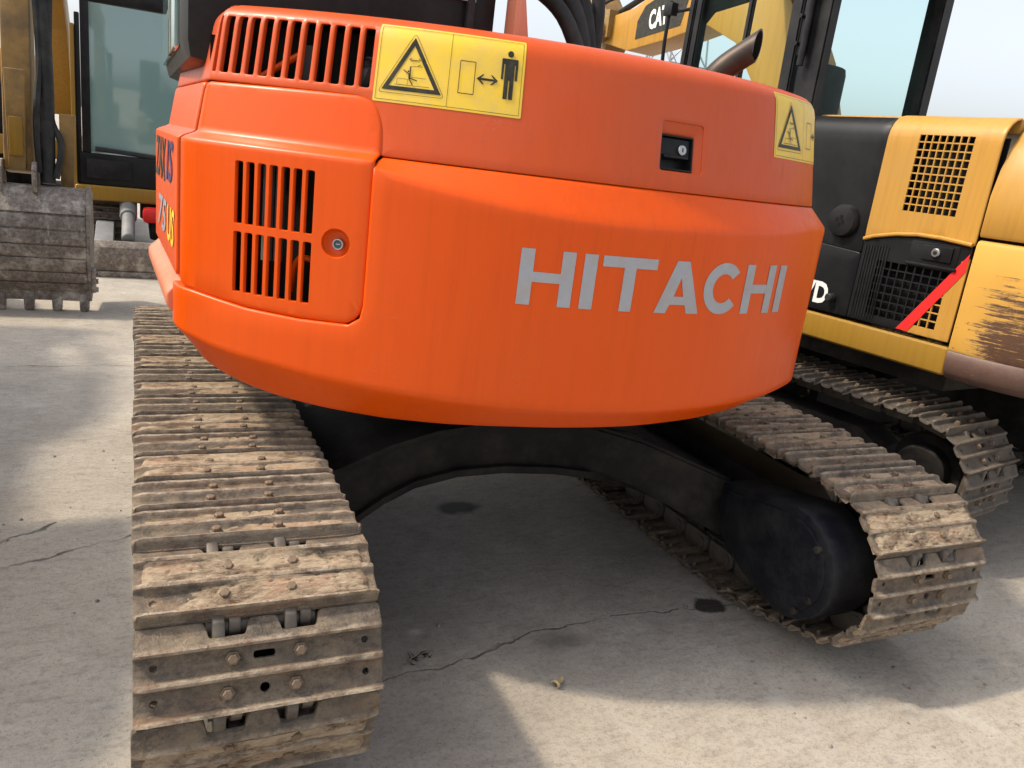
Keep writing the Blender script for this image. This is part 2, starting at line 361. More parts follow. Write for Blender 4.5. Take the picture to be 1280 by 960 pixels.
def sheet(outline, holes, us, vs, step=.04, matfn=None):
    """triangulated flat sheet with real holes; returns 2-D verts, tris, boundary data"""
    def dens(poly):
        out = []
        for i in range(len(poly)):
            a, b = Vector(poly[i]), Vector(poly[(i+1) % len(poly)]); n = max(1, int((b-a).length/step+.5))
            ks = [k/n for k in range(n)]
            for u in us:                                  # keep rows and columns continuous up to the edge
                if (a.x-u)*(b.x-u) < 0: ks.append((u-a.x)/(b.x-a.x))
            for v in vs:
                if (a.y-v)*(b.y-v) < 0: ks.append((v-a.y)/(b.y-a.y))
            ks.sort(); last = None
            for k in ks:
                if last is not None and (k-last)*(b-a).length < .0012: continue
                last = k; out.append(a.lerp(b, k))
        return out
    loops = [dens(outline)]+[dens(h) for h in holes]
    V = []; E = []
    for L in loops:
        b = len(V); V += [p.copy() for p in L]; E += [(b+i, b+(i+1) % len(L)) for i in range(len(L))]
    segs = [(V[a], V[b]) for a, b in E]
    hb = [(min(p[0] for p in h)-.004, max(p[0] for p in h)+.004, min(p[1] for p in h)-.004, max(p[1] for p in h)+.004, h) for h in holes]
    gap = min(.006, step*.2); rows = {}
    us = sorted(set(us)); vs = sorted(set(vs))
    for u in us:
        for v in vs:
            if not inpoly(u, v, outline): continue
            if any(x0 < u < x1 and y0 < v < y1 and (inpoly(u, v, h) or True) for x0, x1, y0, y1, h in hb): continue
            p = Vector((u, v)); ok = True
            for a, b in segs:
                if min(a.x, b.x)-gap > u or max(a.x, b.x)+gap < u or min(a.y, b.y)-gap > v or max(a.y, b.y)+gap < v: continue
                d = b-a; L = d.length_squared; t = max(0, min(1, (p-a).dot(d)/L)) if L else 0
                if (p-(a+d*t)).length < gap: ok = False; break
            if ok: V.append(p); rows[(u, v)] = len(V)-1
    us = sorted(us)
    for v in vs:
        for a, b in zip(us, us[1:]):
            if (a, v) in rows and (b, v) in rows and not any(y0 < v < y1 and a < x1 and b > x0 for x0, x1, y0, y1, h in hb): E.append((rows[(a, v)], rows[(b, v)]))
    r = delaunay_2d_cdt(V, E, [], 0, 1e-6)
    P, F = r[0], r[2]
    keep = []
    for f in F:
        cx = sum(P[i].x for i in f)/len(f); cy = sum(P[i].y for i in f)/len(f)
        if not inpoly(cx, cy, outline): continue
        if any(x0 < cx < x1 and y0 < cy < y1 and inpoly(cx, cy, h) for x0, x1, y0, y1, h in hb): continue
        keep.append(tuple(f))
    return P, keep
def panel(name, outline, fm, mats, parent=None, holes=(), us=(), vs=(), step=.04, thick=.02, roll=.006, flip=False, matfn=None, smooth=35, M=None, link=True, extra=None, hroll=.0018):
    P, F = sheet(outline, holes, us, vs, step)
    ed = {}
    for f in F:
        for i in range(len(f)):
            a, b = f[i], f[(i+1) % len(f)]; ed[(a, b)] = f
    bnd = [(a, b) for (a, b) in ed if (b, a) not in ed]
    nrm = {}
    for a, b in bnd:                                       # faces are CCW: outside lies to the right of a->b
        d = (P[b]-P[a]); n = Vector((d.y, -d.x)).normalized() if d.length > 0 else Vector((0, 0))
        for i in (a, b): nrm[i] = nrm.get(i, Vector((0, 0)))+n
    for i in nrm:
        if nrm[i].length > 0: nrm[i].normalize()
    hbx = [(min(p[0] for p in h)-.003, max(p[0] for p in h)+.003, min(p[1] for p in h)-.003, max(p[1] for p in h)+.003) for h in holes]
    inh = {i for i in nrm if any(a < P[i].x < b and c < P[i].y < d for a, b, c, d in hbx)}
    V = [fm(p.x, p.y, 0) for p in P]; FF = [f if not flip else f[::-1] for f in F]; mi = [matfn(*(sum((P[i] for i in f), Vector((0, 0)))/len(f))) if matfn else 0 for f in F]
    if thick:
        rings = [(roll*sin(a), roll*(1-cos(a))) for a in (radians(35), radians(65), radians(90))] if roll else []
        rings.append((roll, thick))
        cur = {i: i for i in nrm}
        for (o, d) in rings:
            nx = {}
            for i in nrm:
                nx[i] = len(V); k = min(1, hroll/roll) if (i in inh and roll) else 1; q = P[i]+nrm[i]*o*k; V.append(fm(q.x, q.y, d))
            for a, b in bnd:
                q = (cur[b], cur[a], nx[a], nx[b]); FF.append(q if not flip else q[::-1]); mi.append(matfn(*((P[a]+P[b])/2)) if matfn else 0)
            cur = nx
    mb = MB(); mb.v = [tuple(v) for v in V]; mb.f = FF; mb.mi = mi
    if extra: extra(mb)
    if not link: return mesh(name, mb.v, mb.f, mats, mb.mi, smooth)
    return mb.build(name, mats, parent, M, smooth)
def frange(a, b, st):
    n = max(1, int(round((b-a)/st))); return [a+(b-a)*i/n for i in range(n+1)]
def interp(x, tab):
    if x <= tab[0][0]: return tab[0][1]
    for (a, b), (c, d) in zip(tab, tab[1:]):
        if x <= c: return b+(d-b)*(x-a)/(c-a)
    return tab[-1][1]
def sstep(x, a, b):
    t = max(0, min(1, (x-a)/(b-a))); return t*t*(3-2*t)
def text_mesh(txt, size, shear=0, bold=0.0, xs=1.0):
    cu = bpy.data.curves.new('lettering', 'FONT'); cu.body = txt; cu.size = size; cu.shear = shear; cu.offset = bold; cu.resolution_u = 3
    ob = bpy.data.objects.new('lettering', cu); COL.objects.link(ob)
    me = bpy.data.meshes.new_from_object(ob.evaluated_get(bpy.context.evaluated_depsgraph_get()))
    bpy.data.objects.remove(ob); bpy.data.curves.remove(cu)
    for v in me.vertices: v.co.x *= xs
    return me

# ------------------------------------------------------------------ ground
mb = MB(); mb.add([(-1500, -1500, 0), (1500, -1500, 0), (1500, 1500, 0), (-1500, 1500, 0)], [(0, 1, 2, 3)])
ground = tag(mb.build('ground', 'concrete'), 'worn grey concrete yard with cracks and oil stains', kind='structure')

# ------------------------------------------------------------------ crawler tracks
PROF = [(-.080, -.006), (-.079, .014), (-.075, .018), (-.070, .017), (-.064, .004), (-.058, .000), (-.024, -.001), (-.019, .002), (-.014, .015), (-.009, .017), (-.004, .015),
        (.001, .002), (.006, -.001), (.036, -.001), (.041, .002), (.045, .015), (.050, .017), (.054, .015), (.061, .005), (.088, -.014)]
def shoe_mesh(W, steel='steel'):
    h = W/2
    out = [(-h, -.080), (h, -.080), (h, .088)]
    for c in (.066, -.066): out += [(c+.042, .088), (c+.034, .060), (c-.034, .060), (c-.042, .088)]
    out += [(-h, .088)]
    out = rounded(out, .006, 2)
    holes = [circle(x, t, .0085, 10) for x in (-h+.032, h-.032) for t in (-.040, .022)]
    holes += [rect(-.022, .022, .013, .031, .008, 3), circle(0, -.040, .011, 12)]
    fm = lambda x, t, d: (x, t, interp(t, PROF)*(1-.35*sstep(abs(x), h-.012, h))-d+.0016*noise.noise(Vector((x*26, t*30, 3)))+.0012*noise.noise(Vector((x*70, t*60, 7))))
    def bolts(mb):
        for x in (-.062, .062):
            for t in (.022, -.040):
                xx = x+(.004 if t > 0 else -.006)
                mb.tube([(xx, t, 0), (xx, t, .0055), (xx, t, .006), (xx, t, .0062), (xx, t, .0135), (xx, t, .0150)], [.0140, .0136, .0125, .0102, .0098, .008], 6, 1)
    us = frange(-h+.005, h-.005, .014); vs = [p[0] for p in PROF[1:-1]]
    return panel('track_shoe', out, fm, [steel, 'bolt'], holes=holes, us=us, vs=vs, step=.02, thick=.011, roll=.002, smooth=40, link=False, extra=bolts)
def mud_mesh(W, seed):
    rnd = random.Random(seed); nx, ny = 64, 26; h = W/2-.004; off = Vector((seed*7.3, seed*3.1, 0)); V = []; H = []
    for j in range(ny+1):
        t = -.074+.124*j/ny
        for i in range(nx+1):
            x = -h+2*h*i/nx
            n1 = noise.fractal(Vector((x*9, t*34, seed))+off, 1.0, 2.1, 5); n2 = noise.noise(Vector((x*5, t*10, 4))+off)
            n3 = noise.noise(Vector((x*7, t*55, 9))+off); n4 = abs(noise.noise(Vector((x*14+3*n1, t*38, 2))+off))
            base = interp(t, PROF); e = min(1, (h-abs(x))/.018, (t+.077)/.006, (.056-t)/.006)
            z = .0085+.0042*n1+.0050*n2+.0024*n3-.006*max(0, 1-n4/.05)
            if base > .009: z = base+.0022*n1+.0012*n3+.0015*n2
            z = z-.02*(1-e)-.022*max(0, -.26-n2)
            V.append((x, t+.0015*n1, z))
    F = [(j*(nx+1)+i, j*(nx+1)+i+1, (j+1)*(nx+1)+i+1, (j+1)*(nx+1)+i) for j in range(ny) for i in range(nx)]
    me = mesh('caked_mud', V, F, 'mud', None, 60)
    return me
def link_mesh(p):
    mb = MB()
    for x in (-.066, .066):
        for dx, a, b, zt in ((-.015, -.03, .112, -.002), (.015, -.10, .03, -.010)):
            mb.prism([(a, -.075), (b-.02, -.075), (b, -.055), (b, zt-.022), (b-.02, zt), (a+.012, zt), (a, zt-.02)], x+dx-.0115, x+dx+.0115, 'x', .005)
    mb.cyl((-.10, .077, -.042), (.10, .077, -.042), .021, 12); return mesh('track_link', mb.v, mb.f, 'link', None, 40)
SHOE = {}
def track(thing, M, yj, W=.45, p=.154, y0=0., n=39, muddy=lambda k: False, steel='steel', mk=0):
    """one crawler track: frame with the wheels, then every shoe and link. Local y runs forward; yj = y of one chain pin on the upper run"""
    key = (W, steel)
    if key not in SHOE: SHOE[key] = (shoe_mesh(W, steel), [mud_mesh(W, s) for s in (1, 2, 3, 4)] if steel == 'steel' else [], link_mesh(p))
    sm, mm, lm = SHOE[key]
    rp, off, zr, rf = .21, .045, .353, .235; zb = off+.018+.003; zf = zb+rf
    def path(y1):                                                # pin line: over the rear sprocket, along the ground, round the front idler, back on top
        P = [Vector((0, y0-rp*sin(a), zr+rp*cos(a))) for a in frange(0, radians(152), .02)]
        P += [Vector((0, y0+.30, zb+.008)), Vector((0, y0+.42, zb)), Vector((0, y1-.06, zb))]
        P += [Vector((0, y1+rf*sin(a), zf-rf*cos(a))) for a in frange(.08, radians(172), .02)]
        P += [Vector((0, y1-.32, zr+rp)), Vector((0, y0+1e-4, zr+rp))]; return P
    lo, hi = 1.0, 4.0
    for _ in range(40):
        y1 = y0+(lo+hi)/2; P = path(y1); L = sum((P[i+1]-P[i]).length for i in range(len(P)-1))
        if L > n*p: hi = (lo+hi)/2
        else: lo = (lo+hi)/2
    acc = [0.]
    for i in range(len(P)-1): acc.append(acc[-1]+(P[i+1]-P[i]).length)
    tot = acc[-1]; pp = tot/n
    def at(s):
        s %= tot; l, h = 0, len(acc)-1
        while h-l > 1:
            m = (l+h)//2
            if acc[m] <= s: l = m
            else: h = m
        return P[l].lerp(P[h], (s-acc[l])/max(1e-9, acc[h]-acc[l]))
    f = MB()
    f.prism([(y0+.20, .14), (y1-.16, .14), (y1-.12, .25), (y1-.12, .38), (y1-.4, .44), (y0+.3, .44), (y0+.2, .38)], -.10, .10, 'x', .012)
    for c, zc, rr in ((y0, zr, rp-.05), (y1, zf, rf-.045)): f.cyl((-.055, c, zc), (.055, c, zc), rr, 28, bev=.012).cyl((-.13, c, zc), (.13, c, zc), .11, 24, bev=.01)
    for k in range(5): f.cyl((-.12, y0+.45+k*(y1-y0-.75)/4, .165), (.12, y0+.45+k*(y1-y0-.75)/4, .165), .06, 16, bev=.01)
    f.cyl((-.10, (y0+y1)/2, .475), (.10, (y0+y1)/2, .475), .04, 14, bev=.008)
    fr = f.build('track_frame', 'frame', thing, M)
    s0 = y0-yj
    for k in range(n):
        a, b = at(s0+k*pp), at(s0+(k+1)*pp)                     # a = towards front, b = behind on the upper run
        t = (a-b).normalized(); nn = Vector((1, 0, 0)).cross(t); m = (a+b)/2+nn*off
        Mx = Matrix(((1, 0, 0, m.x), (0, t.y, nn.y, m.y), (0, t.z, nn.z, m.z), (0, 0, 0, 1)))
        j = random.uniform(-.004, .004); Mj = Mx @ Matrix.Translation((j, 0, 0)) @ Matrix.Rotation(random.uniform(-.006, .006), 4, 'Z')
        put('track_shoe', sm, fr, Mj); put('track_link', lm, fr, Mx)
        if steel == 'steel' and not muddy(k) and k % 3 == 0: put('caked_mud', mm[(k+mk) % 4], fr, Mj @ Matrix.Translation((0, 0, -.0075)))
        if muddy(k): put('caked_mud', mm[(k//2+mk) % 4], fr, Mj)
    return fr

# ------------------------------------------------------------------ orange excavator
ex = tag(empty('orange_excavator'), 'orange excavator with curved counterweight and silver lettering, standing on muddy steel tracks', 'excavator')
R0 = 1.4; SL, SR = -1.165, .675; RL, RR = .10, .16; PSL, PSR = radians(-87.8), radians(64)
def heading(s):
    if s < SL: return max(PSL, SL/R0+(s-SL)/RL)
    if s > SR: return min(PSR, SR/R0+(s-SR)/RR)
    return s/R0
CU = {}; DS = .0025
def _curve():
    x = y = 0.; CU[0] = (0., 0.)
    for sg in (1, -1):
        x = y = 0.
        for i in range(1, int(3.2/DS)):
            h = heading(sg*(i-.5)*DS); x += sg*cos(h)*DS; y += sg*sin(h)*DS; CU[sg*i] = (x, y)
_curve()
def C(s):
    k = s/DS; i = math.floor(k); t = k-i; a, b = CU[i], CU[i+1]; h = heading(s)
    return a[0]+(b[0]-a[0])*t, a[1]+(b[1]-a[1])*t, sin(h), -cos(h)       # point, outward normal
def on(s, z, ins):
    x, y, nx, ny = C(s); return (x-nx*ins, y-ny*ins, z)
ZC = [(-.75, 1.365), (-.704, 1.361), (-.611, 1.344), (-.5, 1.327), (-.388, 1.313), (-.272, 1.303), (-.15, 1.298), (-.018, 1.297), (.131, 1.302), (.31, 1.311), (.558, 1.326), (.75, 1.335)]
ZL = [(-1.25, .925), (-1.171, .908), (-1.094, .89), (-1.022, .881), (-.933, .875), (-.806, .86), (-.646, .849), (-.489, .842), (-.331, .838), (.025, .835), (.251, .836), (.522, .845), (.7, .86), (1.0, .88)]
ZB = [(-1.25, .872), (-1.191, .852), (-1.143, .828), (-1.092, .812), (-1.02, .797), (-.929, .785), (-.801, .776), (-.64, .771), (-.483, .772), (-.323, .776), (.036, .780), (.263, .788), (.445, .800), (.609, .822), (.8, .84)]
OUT = .020
def fm_cw(s, v, d):
    zc, zl, zb = interp(s, ZC), interp(s, ZL), interp(s, ZB)
    if v < .84: z = zb+(v-.78)/.06*(zl-zb); ins = -OUT+.05*(.84-v)/.06
    elif v < .95: z = zl+(v-.84)/.11*(.95-zl); ins = -OUT
    elif v < 1.25: z = v; ins = -OUT
    elif v < 1.30: z = 1.25+(v-1.25)/.05*(zc-1.25); ins = -OUT
    else: z = zc+(v-1.30)/.09*(1.388-zc); ins = -OUT+(.03+OUT)*(v-1.30)/.09
    return on(s, z, ins+d)
def hood_prof(v):                                               # v = height up to 1.645, then runs on over the shoulder
    if v <= 1.645: return .03+.18*(v-1.39), v
    r = .062; a = min((v-1.645)/r, radians(82)); a0 = math.atan(.18)
    i0, z0 = .03+.18*.255, 1.645
    cx, cz = i0+r*cos(a0), z0-r*sin(a0)
    return cx-r*cos(a0+a) if a0+a < pi/2 else cx+r*sin(a0+a-pi/2), cz+r*sin(a0+a)
def fm_hood(s, v, d):
    i, z = hood_prof(v); return on(s, z, i+d)
def fm_door(s, v, d):
    i = (.03+.18*(v-1.39))*sstep(v, 1.374, 1.398) if v < 1.398 else .03+.18*(v-1.39)
    return on(s, v, i+d-.004-.008*(1-sstep(v, 1.372, 1.398)))
def dcl(fm, d): return lambda s, v, dd: fm(s, v, dd-d)

SEND = 1.35
cw_out = [(-1.245, .78), (SEND, .78), (SEND, 1.385), (-.694, 1.385), (-.700, 1.36), (-.702, 1.05), (-.709, 1.015), (-.738, .994), (-.86, .990), (-1.0, .994), (-1.16, 1.012), (-1.245, 1.018)]
usS = frange(-2.0, -1.30, .1)+frange(-1.28, -1.17, .012)+frange(-1.16, .58, .029)+frange(.60, .72, .02)+frange(.75, 1.33, .06)
panel('counterweight', cw_out, fm_cw, 'orange', ex, us=usS, vs=[.787, .80, .82, .836, .844, .86, .9, .95, 1.0, 1.05, 1.1, 1.15, 1.2, 1.25, 1.28, 1.294, 1.304, 1.32, 1.34, 1.36, 1.377], thick=.07, roll=.006, smooth=50)
# hood with its row of slots and the latch recess
sl = []
PIT_S = .0377
for k in range(13):
    c = -.762-PIT_S*k
    if c < -1.21: break
    sl.append(rect(c-.0142, c+.0142, 1.534, 1.666, .007, 3))
latch_o = rounded([(-.012, 1.436), (.126, 1.436), (.127, 1.556), (-.010, 1.556)], .012, 3)
hood_out = rounded([(-2.05, 1.519), (-.762, 1.519), (-.722, 1.495), (-.703, 1.45), (-.700, 1.394), (SEND, 1.394), (SEND, 1.73), (-2.05, 1.73)], [0, .03, .02, .02, 0, 0, 0, 0])
hood = panel('engine_hood', hood_out, fm_hood, 'hood', ex, holes=sl+[latch_o], us=usS, vs=[1.40, 1.415, 1.43, 1.46, 1.49, 1.527, 1.565, 1.60, 1.63, 1.645, 1.655, 1.665, 1.675, 1.685, 1.70, 1.715, 1.723], thick=.012, roll=.004, smooth=50)
ring = [fm_hood(s, 1.73, .0) for s in frange(-1.95, SEND-.01, .03)]
mb = MB(); zt = ring[0][2]-.001
poly = [(x, y) for x, y, z in ring]+[(1.0, 1.4)]
mb.add([(x, y, zt) for x, y in poly], [tuple(range(len(poly)))]); mb.build('hood_top', 'hood', ex, smooth=0)
# side door of the rear with two rows of louvres
ds = []
for k in range(7):
    c = -1.031+k*.0300
    ds.append(rect(c-.0112, c+.0112, 1.197, 1.342, .006, 3)); ds.append(rect(c-.0112, c+.0112, 1.034, 1.180, .006, 3))
lk = (-.783, 1.185)
door_out = rounded([(-1.205, 1.030), (-1.0, 1.009), (-.86, 1.005), (-.742, 1.008), (-.716, 1.04), (-.714, 1.36), (-.716, 1.384), (-.709, 1.40), (-.714, 1.46), (-.732, 1.497), (-.765, 1.509), (-1.205, 1.503)], [.02, 0, 0, .02, .02, 0, .01, .01, .02, .02, .02, .02])
door = panel('louvred_door', door_out, fm_door, 'orange', ex, holes=ds+[circle(lk[0], lk[1], .0345, 24)], us=frange(-1.2, -.72, .0151), vs=[1.02, 1.07, 1.10, 1.14, 1.188, 1.23, 1.27, 1.31, 1.35, 1.366, 1.375, 1.381, 1.386, 1.391, 1.397, 1.41, 1.44, 1.475, 1.495], thick=.011, roll=.009, smooth=50)
def dish(fm, c, r0, r1, dep, n=24):
    V = []; F = []
    prof = [(r0, .0), (r0*.97, .002), (r0*.9, dep*.35), (r1*1.06, dep*.9), (r1*.9, dep), (r1*.3, dep)]
    for r, d in prof: V += [fm(c[0]+r*cos(2*pi*k/n), c[1]+r*sin(2*pi*k/n), d) for k in range(n)]
    for i in range(len(prof)-1): F += [(i*n+k, (i+1)*n+k, (i+1)*n+(k+1) % n, i*n+(k+1) % n) for k in range(n)]
    F.append(tuple((len(prof)-1)*n+k for k in range(n))[::-1]); F = [f[::-1] for f in F]
    return V, F
V, F = dish(fm_door, lk, .0395, .026, .022); mb = MB(); mb.add(V, F); mb.build('lock_recess', 'orange', door, smooth=50)
def frame_at(fm, s, v, d):
    p = Vector(fm(s, v, d)); x = (Vector(fm(s+.002, v, d))-p).normalized(); y = (Vector(fm(s, v+.002, d))-p).normalized(); z = x.cross(y).normalized(); y = z.cross(x)
    return Matrix(((x.x, y.x, z.x, p.x), (x.y, y.y, z.y, p.y), (x.z, y.z, z.z, p.z), (0, 0, 0, 1)))
mb = MB(); mb.lathe([(.0135, 0), (.0135, .013), (.0125, .0148), (.0100, .0148), (.0092, .012)], 20, 0)
mb.cyl((0, 0, .0), (0, 0, .0125), .0095, 16, 1); mb.box(-.005, .005, -.0011, .0011, .012, .0130, 0, 0)
mb.build('door_lock', ['chrome', 'lockface'], door, frame_at(fm_door, lk[0]+.003, lk[1]-.002, .022))
# latch in the hood
inn = rounded([(-.001, 1.440), (.099, 1.440), (.101, 1.523), (.001, 1.523)], .006, 3)
def funnel(a, b, da, db, fm):
    # two loops with the same count
    n = len(a); V = [fm(p[0], p[1], da) for p in a]+[fm(p[0], p[1], (da+db)/2) for p in [tuple((Vector(x)*.4+Vector(y)*.6)) for x, y in zip(a, b)]]+[fm(p[0], p[1], db) for p in b]
    F = []
    for r in (0, 1): F += [(r*n+k, r*n+(k+1) % n, (r+1)*n+(k+1) % n, (r+1)*n+k) for k in range(n)]
    return V, F
V, F = funnel([(p[0]+(.002 if p[0] < .05 else -.002)*-1, p[1]+(.002 if p[1] < 1.5 else -.002)*-1) for p in latch_o], inn, .003, .020, fm_hood); mb = MB(); mb.add(V, F); mb.build('latch_recess', 'hood', hood, smooth=60)
LM = frame_at(fm_hood, .05, 1.4815, .018)
mb = MB(); hw, hh = .0505, .042
for a in ((-hw, hw, -hh, -hh+.004), (-hw, hw, hh-.004, hh), (-hw, -hw+.004, -hh, hh), (hw-.004, hw, -hh, hh)): mb.box(a[0], a[1], a[2], a[3], -.04, .004, .0012)
mb.box(-hw, hw, -hh, hh, -.05, -.03); mb.box(-hw+.006, hw-.006, -.006, hh-.006, -.03, -.002, .003); mb.box(-hw+.012, hw-.012, -.012, -.005, -.03, .003, .002)
mb.build('door_latch', 'blackpanel', hood, LM)
mb = MB(); mb.cyl((.017, .009, -.01), (.017, .009, .006), .0125, 18, 0, .0015); mb.box(.0155, .0185, .004, .014, .0055, .0068, 0, 1); mb.build('key_cylinder', ['chrome', 'ink'], hood, LM)
# dark engine bay behind louvres and gaps, with a few things in it
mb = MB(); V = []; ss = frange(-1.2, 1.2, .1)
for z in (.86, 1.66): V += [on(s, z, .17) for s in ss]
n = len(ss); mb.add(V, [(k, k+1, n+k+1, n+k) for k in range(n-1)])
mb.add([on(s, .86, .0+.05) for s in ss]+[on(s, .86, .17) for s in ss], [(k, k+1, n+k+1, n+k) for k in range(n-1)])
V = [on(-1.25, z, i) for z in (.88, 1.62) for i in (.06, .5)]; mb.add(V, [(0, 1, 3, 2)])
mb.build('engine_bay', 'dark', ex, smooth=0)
for pts, rr, m in (([(-1.10, 1.535, .14), (-1.03, 1.57, .14), (-.97, 1.60, .14)], .008, 'orange'), ([(-.95, 1.52, .155), (-.95, 1.57, .155), (-.95, 1.62, .155)], .02, 'rubber'), ([(-1.04, 1.1, .12), (-1.04, 1.2, .12), (-1.04, 1.36, .12)], .014, 'grey'),
                   ([(-1.01, 1.1, .13), (-1.01, 1.2, .13), (-1.01, 1.36, .13)], .012, 'grey'), ([(-.80, 1.50, .14), (-.775, 1.56, .12), (-.765, 1.60, .13)], .02, 'rubber'), ([(-.97, 1.03, .14), (-.93, 1.12, .11), (-.86, 1.1, .14)], .008, 'orange')):
    mb = MB(); mb.tube(spline([on(*q) for q in pts], 6), rr, 10); mb.build('engine_hose', m, ex)

TN = [(-1.15, -.9), (-.8, -.35), (-.35, .4), (0, .7), (.3, 1.2), (.52, 1.5)]
sc_ = lambda s, o=OUT: s-o*interp(s, TN)
# lettering on the counterweight
def decal(name, polys, fm, mats, parent, lift=.0012, step=.03, mis=None, base=None):
    mb = MB()
    for i, pl in enumerate(polys):
        out, holes = pl if isinstance(pl, tuple) and isinstance(pl[0], list) else (pl, [])
        us = frange(min(p[0] for p in out), max(p[0] for p in out), step)[1:-1]; vs = frange(min(p[1] for p in out), max(p[1] for p in out), step)[1:-1]
        P, F = sheet(out, holes, us, vs, step)
        m = mis[i] if mis else 0
        l = lift*(1 if m == 0 or not mis else 1.9)+.00005*i*(1 if mis and m else 0)
        mb.add([fm(p.x, p.y, -l) for p in P], F, m)
    return mb.build(name, mats, parent, smooth=60)
Z0, Z1 = 1.096, 1.228
def Hh(a, b, st, lean=0): zm0, zm1 = 1.151, 1.175; return [(a, Z0), (a+st, Z0), (a+st, zm0), (b-st, zm0), (b-st, Z0), (b, Z0), (b, Z1), (b-st, Z1), (b-st, zm1), (a+st, zm1), (a+st, Z1), (a, Z1)]
Cc = []
ce = (.236, 1.163); ro, ri = (.071, .0675), (.038, .038)
for k in range(25): a = radians(40+k*(280/24)); Cc.append((ce[0]+ro[0]*cos(a), ce[1]+ro[1]*sin(a)))
for k in range(25): a = radians(320-k*(280/24)); Cc.append((ce[0]+ri[0]*cos(a), ce[1]+ri[1]*sin(a)))
letters = [Hh(-.350, -.216, .033), [(-.194, Z0), (-.160, Z0), (-.160, Z1), (-.194, Z1)],
           [(-.087, Z0), (-.054, Z0), (-.054, 1.202), (.005, 1.202), (.005, Z1), (-.146, Z1), (-.146, 1.202), (-.087, 1.202)],
           ([(.014, Z0), (.050, Z0), (.0595, 1.118), (.1085, 1.118), (.118, Z0), (.158, Z0), (.104, Z1), (.064, Z1)], [[(.0685, 1.139), (.0995, 1.139), (.0845, 1.186)]]),
           Cc, Hh(.320, .455, .034), [(.477, Z0), (.512, Z0), (.512, Z1), (.477, Z1)]]
letters = [(([(sc_(x), z) for x, z in q[0]], [[(sc_(x), z) for x, z in h] for h in q[1]]) if isinstance(q, tuple) else [(sc_(x), z) for x, z in q]) for q in letters]
tag(decal('lettering', letters, fm_cw, 'silver', ex), 'large silver letters HITACHI')
# warning stickers
def line(a, b, wd):
    a, b = Vector(a), Vector(b); d = (b-a).normalized(); n = Vector((-d.y, d.x))*wd/2; return [tuple(a+n), tuple(a-n), tuple(b-n), tuple(b+n)]
def loop(pts, wd): return [line(pts[i], pts[(i+1) % len(pts)], wd) for i in range(len(pts))]
def tri_frame(a, b, c, k):
    o = [Vector(a), Vector(b), Vector(c)]; m = (o[0]+o[1]+o[2])/3; return ([tuple(p) for p in o], [[tuple(m+(p-m)*k) for p in o]])
def sticker(x0, name='warning_sticker'):
    X = lambda u: x0+u                                            # u measured from the sticker's left edge, 0..0.352
    P = [rounded([(X(0), 1.510), (X(.353), 1.510), (X(.353), 1.682), (X(0), 1.682)], .004, 2)]; mi = [0]
    ink = []
    ink += loop([(X(.006), 1.5155), (X(.347), 1.5155), (X(.347), 1.6765), (X(.006), 1.6765)], .0009)
    ink.append(line((X(.175), 1.5155), (X(.175), 1.6765), .0009))
    ink.append(tri_frame((X(.019), 1.5375), (X(.160), 1.5385), (X(.0875), 1.655), .77))
    ink += loop(rounded([(X(.011), 1.531), (X(.168), 1.532), (X(.0875), 1.665)], .008, 2), .0009)
    ink += loop([(X(.199), 1.549), (X(.235), 1.549), (X(.235), 1.619), (X(.199), 1.619)], .0016)
    ink.append([(X(.240), 1.585), (X(.254), 1.5955), (X(.258), 1.5955), (X(.250), 1.5875), (X(.281), 1.5875), (X(.273), 1.5955), (X(.277), 1.5955), (X(.291), 1.585), (X(.277), 1.5745), (X(.273), 1.5745), (X(.281), 1.5825), (X(.250), 1.5825), (X(.258), 1.5745), (X(.254), 1.5745)])
    ink.append(circle(X(.3165), 1.6465, .0072, 14))
    c = X(.3165)
    ink.append(rounded([(c-.014, 1.590), (c-.014, 1.624), (c-.0115, 1.624), (c-.0115, 1.548), (c-.0015, 1.548), (c-.0015, 1.590), (c+.0015, 1.590), (c+.0015, 1.548), (c+.0115, 1.548), (c+.0115, 1.624), (c+.014, 1.624), (c+.014, 1.590), (c+.0195, 1.590), (c+.0195, 1.636), (c-.0195, 1.636), (c-.0195, 1.590)], .002, 2))
    # small figure knocked down by the swinging tail
    ink += [line((X(.048), 1.5505), (X(.131), 1.5515), .0009), line((X(.083), 1.567), (X(.083), 1.592), .003), line((X(.083), 1.592), (X(.112), 1.594), .0009), line((X(.086), 1.569), (X(.121), 1.569), .0009), line((X(.100), 1.594), (X(.106), 1.598), .0012)]
    ink += loop([(X(.054), 1.551), (X(.079), 1.551), (X(.079), 1.564), (X(.054), 1.564)], .0008)
    ink += [line((X(.067), 1.5835), (X(.082), 1.5745), .0022), line((X(.0815), 1.577), (X(.0825), 1.564), .0038), line((X(.082), 1.567), (X(.101), 1.563), .0022), line((X(.082), 1.565), (X(.091), 1.553), .0022), circle(X(.079), 1.581, .0022, 8)]
    ink += [line((X(.080), 1.606), (X(.104), 1.606), .0016), line((X(.084), 1.6105), (X(.0785), 1.6065), .0014), line((X(.100), 1.6105), (X(.1055), 1.6065), .0014), line((X(.081), 1.6035), (X(.103), 1.6035), .0008)]
    P += ink; mi += [1]*len(ink)
    return tag(decal(name, P, fm_hood, ['stk', 'ink'], ex, .001, .02, mi), 'yellow warning sticker with black triangle and standing figure')
sticker(-.738); sticker(.419)
